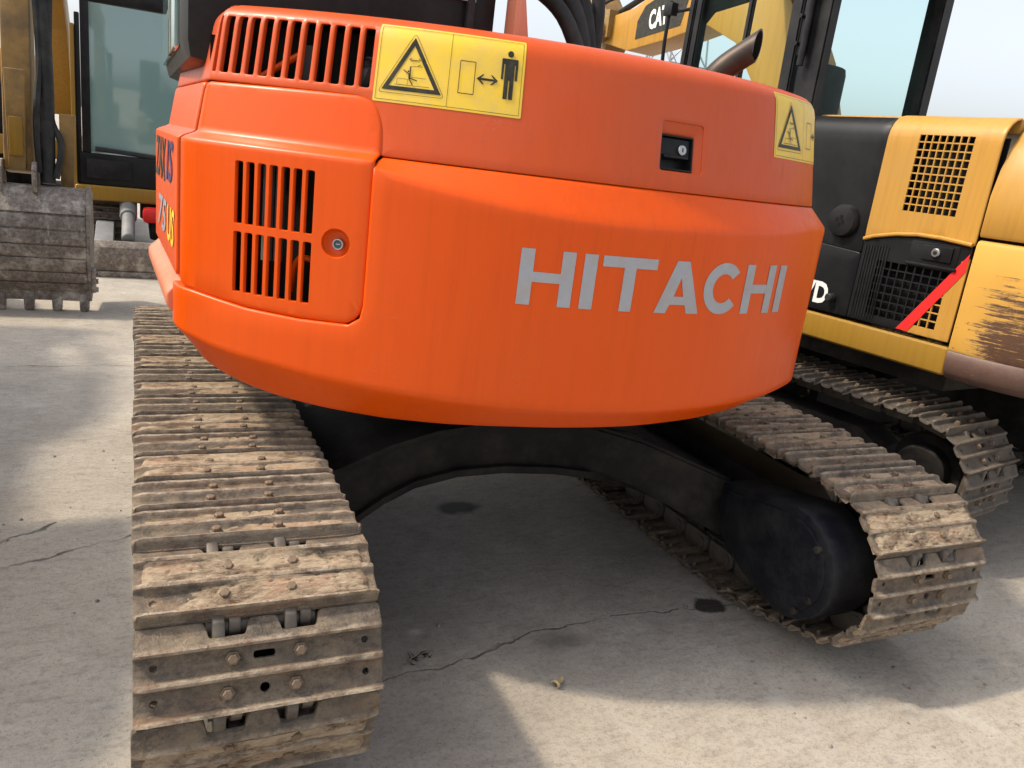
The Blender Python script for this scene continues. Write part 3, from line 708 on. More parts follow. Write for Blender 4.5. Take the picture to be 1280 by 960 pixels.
# left flank: panel, skirt and lettering
fs = lambda s, v, d: on(s, v, d-.0)
panel('side_panel', rounded([(-1.262, 1.04), (-2.05, 1.04), (-2.05, 1.506), (-1.262, 1.506)][::-1], .01), fm_door, 'orange', ex, us=frange(-2.0, -1.3, .1), vs=[1.08, 1.18, 1.28, 1.35, 1.366, 1.375, 1.381, 1.386, 1.391, 1.397, 1.41, 1.44, 1.475], thick=.016, roll=.006)
fk = lambda s, v, d: on(s, v, d-.035*sstep(v, 1.03, .985)+.05*sstep(v, .965, .90))
panel('side_skirt', [(-1.255, .90), (-1.255, 1.03), (-2.05, 1.03), (-2.05, .90)][::-1], fk, 'skirt', ex, us=frange(-2.0, -1.3, .1), vs=[.91, .93, .95, .96, .97, .98, .99, 1.0, 1.01, 1.02], thick=.03, roll=.006, smooth=60)
def side_text(txt, s0, s1, z0, z1, mat, label):
    me = text_mesh(txt, 1, .25, .02); xs = [v.co.x for v in me.vertices]; ys = [v.co.y for v in me.vertices]; a, b, c, d = min(xs), max(xs), min(ys), max(ys)
    for v in me.vertices:
        u = (v.co.x-a)/(b-a); t = (v.co.y-c)/(d-c); v.co = fm_door(s0+(s1-s0)*u, z0+(z1-z0)*t, -.002)
    me.materials.clear(); me.materials.append(MAT[mat]); return tag(put('lettering', me, ex), label)
side_text('ZAX', -2.02, -1.60, 1.24, 1.36, 'ink', 'black letters ZAX'); side_text('IS', -1.58, -1.35, 1.25, 1.36, 'navy', 'navy letters IS')
side_text('75', -1.90, -1.56, 1.09, 1.19, 'silver', 'silver digits 75'); side_text('US', -1.54, -1.30, 1.09, 1.19, 'yellowink', 'yellow letters US')
# cab
mb = MB()
mb.box(-1.06, -.23, .62, 1.95, 1.55, 2.62, .06)
cab = mb.build('cab', 'black', ex)
mb = MB(); mb.box(-.98, -.31, .607, .623, 1.82, 2.5, .004); mb.build('rear_window', 'tint', cab)
mb = MB(); mb.box(-1.072, -1.058, .80, 1.80, 1.6, 2.5, .004); mb.build('side_window', 'tint', cab)
mb = MB(); mb.box(-.335, -.315, .600, .624, 1.72, 2.5, .004); mb.build('window_seal', 'rubber', cab)
mb = MB(); mb.prism([(-.215, 1.60), (-.165, 1.60), (-.165, 1.74), (-.197, 1.90), (-.215, 1.90)], .55, .62, 'y', .004); mb.build('bracket', 'skirt', ex)
# exhaust, hoses
mb = MB(); pts = spline([(.50, .64, 1.55), (.515, .63, 1.70), (.548, .60, 1.775), (.615, .555, 1.845)], 6)
d = (pts[-1]-pts[-2]).normalized(); ns = 20; rr = .040; cn = Vector((.55, -.83, .0))
mb.tube(pts, rr, ns, 0, False)
k0 = len(mb.v)-ns
for k in range(ns):                                             # oblique cut at the outlet
    v = Vector(mb.v[k0+k]); mb.v[k0+k] = tuple(v+d*((pts[-1]+d*.02-v).dot(cn)/d.dot(cn)))
outer = [Vector(mb.v[k0+k]) for k in range(ns)]; b = len(mb.v); e = sum(outer, Vector())/ns
mb.v += [tuple(q+(e-q)*.13) for q in outer]; mb.v += [tuple(q+(e-q)*.13-d*.12) for q in outer]
for k in range(ns): mb.f += [(k0+k, k0+(k+1) % ns, b+(k+1) % ns, b+k), (b+k, b+(k+1) % ns, b+ns+(k+1) % ns, b+ns+k)]; mb.mi += [0, 1]
mb.f.append(tuple(b+ns+k for k in range(ns))); mb.mi.append(1)
mb.build('exhaust_pipe', ['exhaust', 'dark'], ex)
for pts, r in (([(-.30, 1.25, 2.22), (-.02, 1.05, 2.02), (.13, .95, 1.90), (.22, .90, 1.70)], .027), ([(-.12, 1.2, 2.3), (.06, 1.05, 2.08), (.19, .98, 1.92), (.25, .95, 1.70)], .030), ([(-.02, 1.25, 2.4), (.13, 1.1, 2.13), (.23, 1.0, 1.95), (.28, .98, 1.70)], .027), ([(.20, 1.2, 2.45), (.27, 1.1, 2.2), (.295, 1.02, 1.98), (.29, 1.0, 1.70)], .024)):
    mb = MB(); mb.tube(spline(pts, 6), r, 12); mb.build('hydraulic_hose', 'rubber', ex)
# revolving frame, swing bearing, lower frame
mb = MB(); mb.prism([(-.62, .22), (.45, .16), (.72, .5), (.8, 2.3), (-.78, 2.3), (-.78, .62)], .80, .87, 'z', .01)
mb.prism([(-.98, .56), (-.72, .52), (-.72, 2.3), (-.98, 2.3)], 1.0, 1.04, 'z', .005); mb.box(-.76, -.70, .5, 2.3, .85, 1.03); mb.build('revolving_frame', 'frame', ex)
mb = MB(); mb.cyl((0, 1.1, .55), (0, 1.1, .81), .42, 40, bev=.02); mb.build('swing_bearing', 'frame', ex)
top = [(-.72, .40), (-.60, .44), (-.46, .505), (-.30, .55), (-.1, .575), (.1, .575), (.35, .55), (.52, .50), (.76, .40)]
bot = [(.76, .235), (.6, .285), (.5, .33), (.32, .385), (.14, .415), (-.05, .43), (-.22, .425), (-.36, .395), (-.46, .345), (-.56, .275), (-.72, .18)]
mb = MB(); mb.prism(top+bot, .62, 1.6, 'y', .006); body = mb.build('lower_frame', 'frame', ex)
mb = MB(); mb.prism([(x, z+.004) for x, z in bot]+[(x, z-.022) for x, z in bot[::-1]], .595, 1.62, 'y', .003); mb.build('bottom_flange', 'frame', body)
mb = MB(); mb.prism([(x, z+.016) for x, z in top]+[(x, z-.006) for x, z in top[::-1]], .598, 1.62, 'y', .003); mb.build('top_flange', 'frame', body)
for k in range(24):
    a = 2*pi*k/24; mb = MB(); mb.cyl((.39*cos(a), 1.1+.39*sin(a), .52), (.39*cos(a), 1.1+.39*sin(a), .553), .016, 6); mb.build('bearing_bolt', 'link', ex)
for sx in (1,):                                                 # box-section leg from the slew centre down to the track frame
    V = [(-.74, .36, .21), (-.74, .86, .21), (-.74, .86, .43), (-.74, .36, .43), (-.12, .70, .43), (-.12, 1.10, .43), (-.12, 1.10, .59), (-.12, .70, .59)]
    V = V[:4]+[(-.43, .50, .365), (-.43, .97, .365), (-.43, .97, .54), (-.43, .50, .54)]+V[4:]
    F = [(0, 1, 2, 3), (8, 11, 10, 9)]
    for q in (0, 4): F += [(q+k, q+4+k, q+4+(k+1) % 4, q+(k+1) % 4) for k in range(4)]
    bm = bmesh.new(); vs_ = [bm.verts.new((x*-sx, y, z)) for x, y, z in V]
    for f in F: bm.faces.new([vs_[i] for i in f])
    bmesh.ops.recalc_face_normals(bm, faces=bm.faces[:]); bmesh.ops.bevel(bm, geom=bm.edges[:], offset=.012, segments=2, affect='EDGES')
    mb = MB(); mb.bm(bm)
    mb.build('frame_leg', 'frame', body)
# tracks
G = .949
tl = track(ex, Matrix.Translation((-G, 0, 0)), .0515, y0=-.088, muddy=lambda k: k % 2 == 1, mk=0)
tr = track(ex, Matrix.Translation((G, 0, 0)), .025, y0=-.045, muddy=lambda k: k % 2 == 1, mk=2)
for sgn, par in ((1, tr), (-1, tl)):                             # travel motor covers on the inner side of each track
    cy, cz = (-.01, .335)
    ol = []
    for k in range(13): a = radians(90+180*k/12); ol.append((cy+.195*cos(a), cz+.18*sin(a)))
    ol += [(cy+.17, .195), (cy+.33, .285), (cy+.34, .455)]
    x0, x1 = (-.30, -.12) if sgn > 0 else (.17, .252)
    if sgn < 0: ol = [(cy+(y-cy)*.8, cz+(z-cz)*.8) for y, z in ol]
    mb = MB(); mb.prism(ol, x0, x1, 'x', .018); mc = mb.build('motor_cover', 'cover', par)
    mb = MB(); ip = [(cy+.02+(y-cy-.02)*.86, cz+(z-cz)*.84) for y, z in ol]; xa = x0-.007 if sgn > 0 else x1+.007
    mb.prism(ip, xa, (x0+.02 if sgn > 0 else x1-.02), 'x', .004); mb.build('face_plate', 'cover', mc)
    for q in (-.9, -.35, .55):
        mb = MB(); mb.cyl((x0-.016 if sgn > 0 else x1, cy-.14*abs(cos(q)), cz+.13*sin(q*1.5)), (x0+.01 if sgn > 0 else x1+.016, cy-.14*abs(cos(q)), cz+.13*sin(q*1.5)), .012, 8, bev=.003); mb.build('cover_bolt', 'frame', mc)

# ------------------------------------------------------------------ yellow excavators
def cat_body(t, full=True):
    """a yellow and black excavator in its own frame: x across (0 = left flank), y forward, z up"""
    side = lambda y, z, d: (d, y, z)                              # left flank faces -x
    # sill
    mb = MB(); mb.box(.0, 2.1, -.345, 2.3, .785, .905, .022, seg=3); mb.build('sill', 'sillyellow', t)
    mb = MB(); mb.box(.12, 2.05, -.3, 2.2, .70, .80, .01); mb.build('revolving_frame', 'frame', t)
    mb = MB(); mb.cyl((1.06, 1.0, .5), (1.06, 1.0, .72), .4, 32); mb.build('swing_bearing', 'frame', t)
    # engine door: square-hole grille, black field with the yellow corner below a red band
    holes = [rect(-.262+.0372*i, -.262+.0372*i+.0325, .957+.0345*j, .957+.0345*j+.0300) for i in range(9) for j in range(7)]
    redl = lambda y: .932+(y+.117)*(1.256-.932)/(-.329+.117)
    arch = [(-.327, .925), (.145, .925), (.145, 1.262), (.10, 1.275), (.0, 1.297), (-.1, 1.308), (-.2, 1.308), (-.327, 1.300)]
    ed = panel('engine_door', arch, side, ['blackpanel', 'yellow'], t, holes=holes, us=frange(-.30, .13, .0372), vs=frange(.94, 1.28, .0345), thick=.008, roll=.003, hroll=.0008, matfn=lambda y, z: 1 if z < redl(y)+.0 and y < -.05 else 0)
    mb = MB(); mb.box(.05, .06, -.33, .62, .90, 1.72); mb.build('engine_bay', 'dark', t, smooth=0)
    rp = MB(); a, b = (-.337, 1.266), (-.098, .927); wdt = .036
    rp.add([(-.0025, -.327, 1.278), (-.0025, -.327, 1.208), (-.0025, -.150, .927), (-.0025, -.098, .927)], [(0, 1, 2, 3)]); rp.build('red_tape', 'red', ed, smooth=0)
    mb = MB(); mb.box(-.004, .02, -.285, -.075, 1.205, 1.300, .006); mb.box(-.012, .0, -.262, -.135, 1.228, 1.292, .007); mb.box(-.012, .0, -.29, -.07, 1.200, 1.212, .004); lt = mb.build('door_latch', 'blackpanel', ed)
    mb = MB(); mb.cyl((-.024, -.197, 1.262), (-.008, -.197, 1.262), .018, 18, 0, .003); mb.cyl((-.026, -.197, 1.262), (-.02, -.197, 1.262), .008, 12, 1); mb.build('key_cylinder', ['chrome', 'frame'], ed)
    mb = MB()
    for k in range(9): mb.box(-.0035, .004, .02+.0135*k, .025+.0135*k, .935, 1.255-.001*k, .0015)
    mb.build('ribbing', 'black', ed)
    # upper cowl with grille
    TOP = 1.80
    def cowl(y, z, d):
        if z <= TOP-.1: return (d, y, z)
        a = min((z-(TOP-.1))/.1, pi/2); return (.1-(.1-d)*cos(a), y, TOP-.1+(.1-d)*sin(a))
    holes = [rect(-.226+.0295*i, -.226+.0295*i+.0248, 1.410+.0312*j, 1.410+.0312*j+.0262) for i in range(8) for j in range(10)]
    out = [(-.328, 1.315), (-.2, 1.325), (-.1, 1.325), (.0, 1.314), (.10, 1.291), (.147, 1.275), (.147, TOP+.057), (-.328, TOP+.057)]
    panel('engine_cowl', out, cowl, 'yellow', t, holes=holes, us=frange(-.315, .135, .0295), vs=frange(1.33, 1.70, .0312)+[TOP-.1, TOP-.07, TOP-.04, TOP-.01, TOP+.02, TOP+.045], thick=.007, roll=.006, smooth=50, hroll=.0008)
    mb = MB()
    pts = [(.147, 1.276), (.10, 1.293), (.0, 1.315), (-.1, 1.326), (-.2, 1.326), (-.328, 1.317)]
    mb.tube([(-.006, y, z-.004) for y, z in pts], .009, 8); mb.build('cowl_lip', 'yellow', t)
    mb = MB(); mb.box(.1, 2.0, -.33, .6, TOP-.06, TOP-.002, .01); mb.build('cowl_top', 'yellow', t)
    # black panels below and behind the cab, round cap, model number
    po = [(.156, .925), (.66, .925), (.66, 1.235), (.156, 1.205)]
    panel('lower_side_panel', rounded(po, .008, 2), side, 'blackpanel', t, us=frange(.2, .62, .08), vs=frange(.97, 1.16, .08), thick=.02, roll=.005)
    po = [(.156, 1.213), (.66, 1.243), (.66, TOP), (.60, TOP), (.156, TOP)]
    panel('upper_side_panel', rounded(po, .008, 2), cowl, 'blackpanel', t, us=frange(.2, .62, .08), vs=frange(1.27, 1.75, .04), thick=.02, roll=.005, smooth=50)
    mb = MB(); mb.tube([(0, .268, 1.333), (-.012, .268, 1.333), (-.030, .268, 1.333), (-.036, .268, 1.333), (-.037, .268, 1.333)], [.075, .075, .066, .04, .001], 28, 0, False)
    for a in (.3, 1.9, 3.4, 4.9): mb.box(-.0385, -.03, .268+.016*cos(a)-.007, .268+.016*cos(a)+.007, 1.333+.016*sin(a)-.009, 1.333+.016*sin(a)+.009, 0, 1)
    mb.build('round_cap', ['black', 'dark'], t)
    me = text_mesh('307D', .132, 0, .005, .80); me.materials.clear(); me.materials.append(MAT['white'])
    w_ = max(v.co.x for v in me.vertices)
    for v in me.vertices: v.co = (-.003, .268+w_-v.co.x, .955+v.co.y)
    tag(put('lettering', me, t), 'white model number 307D')
    mb = MB(); mb.cyl((-.035, .242, .990), (.0, .242, .990), .019, 14, 0, .005); mb.build('rubber_stop', 'rubber', t)
    # counterweight: lower casting, scraped rim, upper cover
    def pl(r, n=22):
        out = []
        for k in range(n+1):
            a = pi/2*k/n; out.append((r+(1.0-r)*0 - r*cos(a)*1.0, -.345-.62*sin(a)**.9*(r/.9)))
        return out
    path = [(0, -.342), (.0, -.40), (.005, -.48), (.02, -.56), (.05, -.64), (.1, -.72), (.18, -.80), (.3, -.88), (.5, -.95), (.8, -1.0), (1.05, -1.01), (1.3, -1.0), (1.6, -.95), (1.8, -.88), (1.92, -.80), (2.0, -.72), (2.05, -.64), (2.08, -.56), (2.095, -.48), (2.1, -.40), (2.1, -.342)]
    sp = spline([(x, y, 0) for x, y in path], 3); cen = Vector((1.05, .0, 0))
    def wall(name, prof, mat, par=t):
        V = []; n = len(sp)
        for ins, z in prof:
            for i, p in enumerate(sp):
                d = sp[min(i+1, n-1)]-sp[max(i-1, 0)]; nn = Vector((d.y, -d.x, 0)).normalized()
                if nn.dot(p-cen) < 0: nn = -nn
                q = p-nn*ins; V.append((q.x, q.y, z))
        F = [(j*n+i, (j+1)*n+i, (j+1)*n+i+1, j*n+i+1) for j in range(len(prof)-1) for i in range(n-1)]
        F += [tuple((len(prof)-1)*n+i for i in range(n)), tuple(range(n))[::-1]]
        for e in (0, n-1): F.append(tuple(j*n+e for j in range(len(prof))))
        mb = MB(); mb.add(V, F); bm = bmesh.new(); tmp = mesh('tmp', mb.v, mb.f, mat, None, 0); bm.from_mesh(tmp); bmesh.ops.recalc_face_normals(bm, faces=bm.faces[:]); bm.to_mesh(tmp); bm.free()
        tmp.name = name; tmp.polygons.foreach_set('use_smooth', [True]*len(tmp.polygons)); tmp.set_sharp_from_angle(angle=radians(40)); return put(name, tmp, par)
    cwt = wall('counterweight', [(.0, .896), (-.004, .91), (-.004, 1.0), (-.004, 1.2), (-.002, 1.315), (.004, 1.33), (.02, 1.336)], 'wornyellow')
    wall('gap_backing', [(.03, 1.30), (.03, 1.38)], 'dark')  # added dark ring behind the gap so no sky shows through
    wall('scraped_rim', [(.05, .775), (.02, .785), (.0, .81), (-.006, .85), (-.006, .885), (.002, .895)], 'rim', cwt)
    wall('rear_cover', [(.008, 1.348), (.0, 1.36), (.0, 1.5), (.02, 1.6), (.05, 1.68), (.10, 1.75), (.18, 1.79)], 'yellow')
    # cab
    mb = MB(); S = .0
    mb.box(.02, .95, .60, 1.66, 2.62, 2.74, .05); cabr = mb.build('cab', 'black', t)
    def post(p, q, w1=.05, w2=.05, name='cab_post'):
        p, q = Vector(p), Vector(q); b = MB(); dz = Vector((0, 0, 1))
        M = None; V = []
        for c in (p, q): V += [(c.x-w1/2, c.y-w2/2, c.z), (c.x+w1/2, c.y-w2/2, c.z), (c.x+w1/2, c.y+w2/2, c.z), (c.x-w1/2, c.y+w2/2, c.z)]
        b.add(V, [(0, 3, 2, 1), (4, 5, 6, 7), (0, 1, 5, 4), (1, 2, 6, 5), (2, 3, 7, 6), (3, 0, 4, 7)]); bm = bmesh.new()
        tmp = mesh('t', b.v, b.f, 'black', None, 0); bm.from_mesh(tmp); bmesh.ops.bevel(bm, geom=bm.edges[:], offset=.008, segments=2, affect='EDGES'); bm.to_mesh(tmp); bm.free(); tmp.name = name
        tmp.polygons.foreach_set('use_smooth', [True]*len(tmp.polygons)); tmp.set_sharp_from_angle(angle=radians(40)); return put(name, tmp, cabr)
    post((.05, .665, 1.2), (.05, .66, 2.66), .06, .13); post((.035, .775, 1.2), (.035, .80, 2.66), .05, .07)
    post((.05, 1.50, 1.0), (.05, 1.47, 2.66), .06, .05); post((.04, 1.56, 1.0), (.04, 1.52, 2.66), .05, .045)
    post((.04, 1.125, 1.2), (.04, 1.105, 2.66), .03, .035, 'window_mullion')
    post((.9, .66, 1.2), (.9, .66, 2.66), .08, .10); post((.9, 1.58, 1.2), (.9, 1.52, 2.66), .08, .08)
    mb = MB(); mb.box(.02, .95, .60, 1.66, .92, 1.30, .03); mb.box(.02, .06, .62, 1.55, 1.3, 1.70, .01); mb.build('cab_lower_body', 'blackpanel', cabr)
    mb = MB(); mb.box(.035, .041, .80, 1.48, 1.68, 2.62); mb.build('door_window', 'glass', cabr, smooth=0)
    mb = MB(); mb.box(.10, .88, .655, .661, 1.75, 2.6); mb.build('rear_window', 'glass', cabr, smooth=0)
    mb = MB(); mb.prism([(.80, 2.20), (.80, 2.66), (1.48, 2.66), (1.48, 2.22), (1.40, 2.30), (.95, 2.36), (.86, 2.32)], .06, .075, 'x', .004); mb.build('window_shade', 'frame', cabr)
    mb = MB(); mb.box(.35, .75, 1.0, 1.12, 1.3, 2.12, .05); mb.box(.3, .8, 1.05, 1.5, 1.25, 1.42, .05); mb.build('seat', 'rubber', cabr)
    mb = MB(); mb.box(.0, .045, .70, .735, 2.05, 2.36, .006)
    mb.cyl((-.012, .69, 2.0), (-.012, .69, 2.4), .016, 12)
    for z in (2.10, 2.22, 2.34): mb.cyl((-.02, .735, z), (.02, .735, z), .010, 8)
    mb.build('door_hinge', 'black', cabr)
    mb = MB(); mb.tube(spline([(-.01, 1.66, 1.95), (-.03, 1.655, 2.15), (-.03, 1.65, 2.36)], 5), .011, 8); mb.tube([(-.03, 1.65, 2.30), (.05, 1.54, 2.33)], .010, 8); mb.box(-.055, -.005, 1.61, 1.68, 2.28, 2.35, .01); mb.build('mirror', 'black', cabr)
    # boom: bent box beam that rises from the swing frame and drops forward
    bo = [(.95, 1.2), (1.25, 1.2), (1.75, 2.25), (2.15, 2.44), (2.34, 2.35), (2.72, 2.31), (3.15, 2.37), (3.2, 2.45), (3.02, 2.52), (2.80, 2.56), (2.4, 2.72), (2.1, 2.86), (1.75, 2.86), (1.45, 2.7)]
    bo = [(.95, 1.2), (1.3, 1.2), (1.62, 1.9), (1.95, 2.30), (2.25, 2.43), (2.6, 2.36), (3.05, 2.30), (3.40, 2.38), (3.43, 2.48), (3.28, 2.56), (3.02, 2.60), (2.7, 2.74), (2.4, 2.88), (2.05, 2.92), (1.7, 2.74), (1.35, 2.2)]
    mb = MB(); mb.prism(bo, .80, 1.06, 'x', .012); boom = mb.build('boom', 'yellow', t)
    mb = MB(); mb.prism([(2.97, 2.375), (2.97, 2.50), (2.90, 2.60), (2.62, 2.70), (2.42, 2.72), (2.50, 2.44)], .797, .799, 'x'); mb.build('decal', 'ink', boom, smooth=0)
    me = text_mesh('CAT', .172, 0, .007, .56); me.materials.clear(); me.materials.append(MAT['white'])
    for v in me.vertices:
        u, q = v.co.x, v.co.y; v.co = (.794, 2.83-u+.1*q, 2.435+q+.18*u)
    tag(put('lettering', me, boom), 'white letters CAT')
    mb = MB(); mb.tube([(.86, 3.5, 2.52), (.86, 2.95, 2.70), (.86, 2.3, 3.0)], .022, 10); mb.tube(spline([(.80, 3.55, 2.40), (.76, 3.42, 2.62), (.80, 3.1, 2.72), (.82, 2.6, 2.86)], 5), .014, 8); mb.build('boom_hose', 'rubber', boom)
    mb = MB(); mb.cyl((.72, 3.36, 2.45), (1.14, 3.36, 2.45), .075, 20, bev=.01); mb.box(.75, 1.1, 3.26, 3.32, 2.40, 2.60, .01); mb.build('boom_pin', 'armyellow', boom)
    st = [(3.36, 2.56), (3.72, 2.95), (3.80, 2.80), (3.72, 2.3), (3.62, 1.4), (3.52, 1.4), (3.46, 2.2), (3.32, 2.40)]
    mb = MB(); mb.prism(st, .83, 1.03, 'x', .012); stk = mb.build('stick', 'armyellow', t)
    mb = MB(); mb.tube([(.93, 2.2, 2.98), (.93, 3.0, 3.02), (.93, 3.7, 2.86)], .05, 14); mb.build('stick_cylinder', 'armyellow', t)
    mb = MB(); mb.prism([(3.3, 1.45), (3.75, 1.45), (3.9, 1.0), (3.6, .25), (3.25, .2), (3.2, .9)], .55, 1.3, 'x', .03); mb.build('bucket', 'bucket', t)

h7 = radians(7)
CATM = Matrix.Translation((1.75, .8, 0)) @ Matrix.Rotation(h7, 4, 'Z')
cat = tag(empty('yellow_excavator', CATM), 'yellow and black excavator with scraped counterweight and red tape, beside the orange one', 'excavator')
cat_body(cat)
TW = Matrix.Translation((1.75, .53, 0)) @ Matrix.Rotation(radians(11.5), 4, 'Z')
track(cat, CATM.inverted() @ TW @ Matrix.Translation((.225, 0, 0)), -.01, y0=-.05, steel='darksteel')
track(cat, CATM.inverted() @ TW @ Matrix.Translation((.225+1.75, 0, 0)), -.05, y0=-.05, steel='darksteel')
mb = MB(); mb.box(.30, 1.85, .6, 1.7, .25, .52, .03); mb.build('lower_frame', 'frame', cat, CATM.inverted() @ TW @ Matrix.Translation((0, 0, 0)))

# ------------------------------------------------------------------ excavator whose bucket rests on the yard
bk = tag(empty('bucket_excavator', Matrix.Translation((-1.9, 4.7, 0))), 'grimy yellow excavator resting a worn toothed bucket on the concrete', 'excavator')
# bucket seen from its back; local x across, y away, z up
BW = .98; bx0, bx1 = -.55, .42
back = [(.10, .10), (.045, .17), (.02, .24), (-.005, .33), (-.022, .42), (-.03, .50), (-.025, .60), (-.005, .70), (.04, .80), (.10, .865)]
inn_ = [(y+.03, z) for y, z in back]
mb = MB(); mb.prism(back+inn_[::-1]+[], bx0, bx1, 'x'); bkt = mb.build('bucket', 'bucket', bk, smooth=30)
for i, (a, b) in enumerate([(.105, .205), (.215, .285), (.295, .385), (.395, .475), (.487, .575), (.59, .68), (.695, .86)]):
    tab = [(z, y) for y, z in back]; ya, yb = interp(a, tab), interp(b, tab); dth = .014 if i % 2 == 0 else .008
    mb = MB(); mb.prism([(ya-dth, a), (yb-dth, b), (yb+.01, b+.002), (ya+.01, a-.002)], bx0+.004, bx1-.004, 'x', .003); mb.build('wear_plate', 'bucket', bkt)
for x in (bx0-.02, bx1):
    mb = MB(); mb.prism([(.10, .07), (-.01, .30), (-.04, .5), (-.02, .7), (.05, .83), (.12, .885), (.5, .82), (.62, .45), (.45, .1)], x, x+.022, 'x', .004); mb.build('side_plate', 'bucket', bkt)
mb = MB(); mb.prism([(.06, .14), (.03, .30), (.12, .32), (.17, .12)], bx1+.022, bx1+.05, 'x', .006)
for z in (.16, .22, .28): mb.cyl((bx1+.05, .09, z), (bx1+.066, .09, z), .018, 8)
mb.build('side_cutter', 'bucket', bkt)
mb = MB(); mb.box(bx0-.01, bx1+.02, .06, .13, .075, .165, .012); mb.build('cutting_lip', 'bucket', bkt)
for k in range(6):
    x = bx1-.025-k*.172
    mb = MB(); mb.prism([(x-.034, .13), (x+.034, .13), (x+.030, .01), (x+.018, 0), (x-.020, 0), (x-.030, .01)], .05, .125, 'y', .010); mb.build('tooth', 'bucket', bkt)
for x in (-.10, .10):
    mb = MB(); mb.prism([(.02, .82), (.02, .97), (.06, 1.02), (.15, 1.02), (.22, .95), (.25, .84)], x-.0, x+.03, 'x', .006); mb.build('ear', 'bucket', bkt)
mb = MB(); mb.prism([(.12, .95), (.28, .92), (.52, 1.7), (.60, 2.7), (.40, 2.75), (.25, 1.9)], -.07, .10, 'x', .02); arm = mb.build('stick', 'armyellow', bk)
mb = MB(); mb.prism([(-.035, .96), (.065, .96), (.075, 1.6), (-.045, 1.6)], .08, .14, 'y', .01); mb.prism([(-.025, 1.05), (.055, 1.05), (.055, 1.3), (-.025, 1.3)], .06, .09, 'y', .008, 1); mb.build('bucket_link', ['armyellow', 'sillyellow'], bk)
mb = MB(); mb.tube([(.19, .12, .88), (.19, .22, 1.5), (.17, .32, 2.2)], .045, 12); mb.tube(spline([(.24, .1, .92), (.27, .15, 1.15), (.20, .22, 1.4), (.22, .3, 2.2)], 6), .022, 8); mb.tube(spline([(.14, .1, .95), (.13, .12, 1.3), (.15, .22, 1.7), (.12, .3, 2.3)], 6), .02, 8); mb.build('bucket_cylinder', 'rubber', bk)
mb = MB(); mb.prism([(.26, .86), (.34, .86), (.36, 1.35), (.26, 1.35)], .18, .24, 'y', .008); mb.build('link_plate', 'armyellow', bk)
mb = MB(); mb.prism([(.40, 2.70), (.75, 2.75), (2.1, 3.1), (3.6, 2.2), (4.2, 1.4), (3.8, 1.3), (3.1, 2.1), (2.0, 2.7), (.6, 2.5)], -.12, .14, 'x', .02); mb.build('boom', 'yellow', bk)
mb = MB(); mb.box(-1.35, .12, 3.6, 6.0, .85, 1.05, .03); bd = mb.build('sill', 'sillyellow', bk)
mb = MB(); mb.box(-1.35, -.2, 3.7, 5.9, 1.05, 1.55, .05); mb.build('side_panel', 'blackpanel', bk)
mb = MB(); mb.box(-1.3, -.25, 3.9, 5.9, 1.55, 1.9, .06); mb.build('engine_cowl', 'yellow', bk)
mb = MB(); mb.box(-1.05, -.6, 3.68, 3.70, 1.12, 1.4, .004)
for k in range(4): mb.box(-1.0, -.7, 3.665, 3.685, 1.15+.05*k, 1.18+.05*k, .003, 1)
mb.build('front_grille', ['black', 'grey'], bk)
mb = MB(); mb.cyl((-.6, 4.8, .45), (-.6, 4.8, .86), .4, 24); mb.box(-1.1, .0, 4.3, 5.3, .25, .5, .03); mb.build('lower_frame', 'frame', bk)
for x in (-1.55, .30): track(bk, Matrix.Translation((x, 3.7, 0)), .02, steel='darksteel')

# ------------------------------------------------------------------ small excavator with dozer blade
bl = tag(empty('blade_excavator', Matrix.Translation((-.75, 6.2, 0))), 'small yellow and black excavator with a rusty dozer blade lowered to the ground', 'excavator')
mb = MB(); prof = [(.06, .02), (.015, .06), (-.002, .16), (.01, .26), (.04, .315), (.075, .315), (.045, .25), (.035, .16), (.05, .07), (.09, .02)]
mb.prism(prof, -.88, .95, 'x', .004); bld = mb.build('dozer_blade', 'bucket', bl)
mb = MB(); mb.box(-.88, .95, -.002, .05, .0, .05, .006); mb.build('blade_edge', 'bucket', bld)
for x in (-.69, .62): 
    mb = MB(); mb.prism([(.05, .10), (.05, .30), (.55, .42), (.95, .40), (.95, .22), (.5, .2)], x-.06, x+.09, 'x', .012); mb.build('blade_arm', 'grey', bl)
for x in (-.48, .48):
    mb = MB(); mb.cyl((x, .09, .33), (x, .55, .50), .055, 16, bev=.008); mb.cyl((x, .5, .48), (x, .8, .60), .075, 16, bev=.008); mb.build('blade_cylinder', 'grey', bl)
mb = MB(); mb.box(-.3, .3, .5, 1.6, .28, .52, .03); mb.cyl((0, 1.3, .4), (0, 1.3, .62), .38, 28); mb.build('lower_frame', 'frame', bl)
mb = MB(); mb.box(-.36, -.18, .45, .62, .44, .58, .04); mb.build('red_guard', 'red', bl)
for x in (-.72, .72): track(bl, Matrix.Translation((x, .95, 0)), .02, n=31, steel='darksteel')
mb = MB(); mb.box(-.92, .92, .62, 2.4, .60, .735, .025, seg=3); mb.build('sill', 'sillyellow', bl)
mb = MB(); mb.box(-.88, .1, .66, 2.2, .735, 1.02, .02); mb.box(-.9, -.86, .68, .74, .735, 2.2, .01); cb = mb.build('cab_lower_body', 'blackpanel', bl)
mb = MB(); mb.box(-.84, .06, .70, 2.0, 2.3, 2.45, .05); mb.build('cab_roof', 'black', bl)
for x, y in ((-.82, .72), (.04, .72), (-.82, 1.95), (.04, 1.95)):
    mb = MB(); mb.box(x-.035, x+.035, y-.035, y+.035, 1.0, 2.32, .01); mb.build('cab_post', 'black', bl)
mb = MB(); mb.box(-.79, .01, .70, .715, 1.03, 2.3, .003); mb.build('windscreen', 'tint', bl)
mb = MB(); mb.tube([(-.75, .68, 1.06), (-.2, .68, 1.03), (.0, .68, 1.03)], .02, 8); mb.build('wiper_rail', 'rubber', bl)
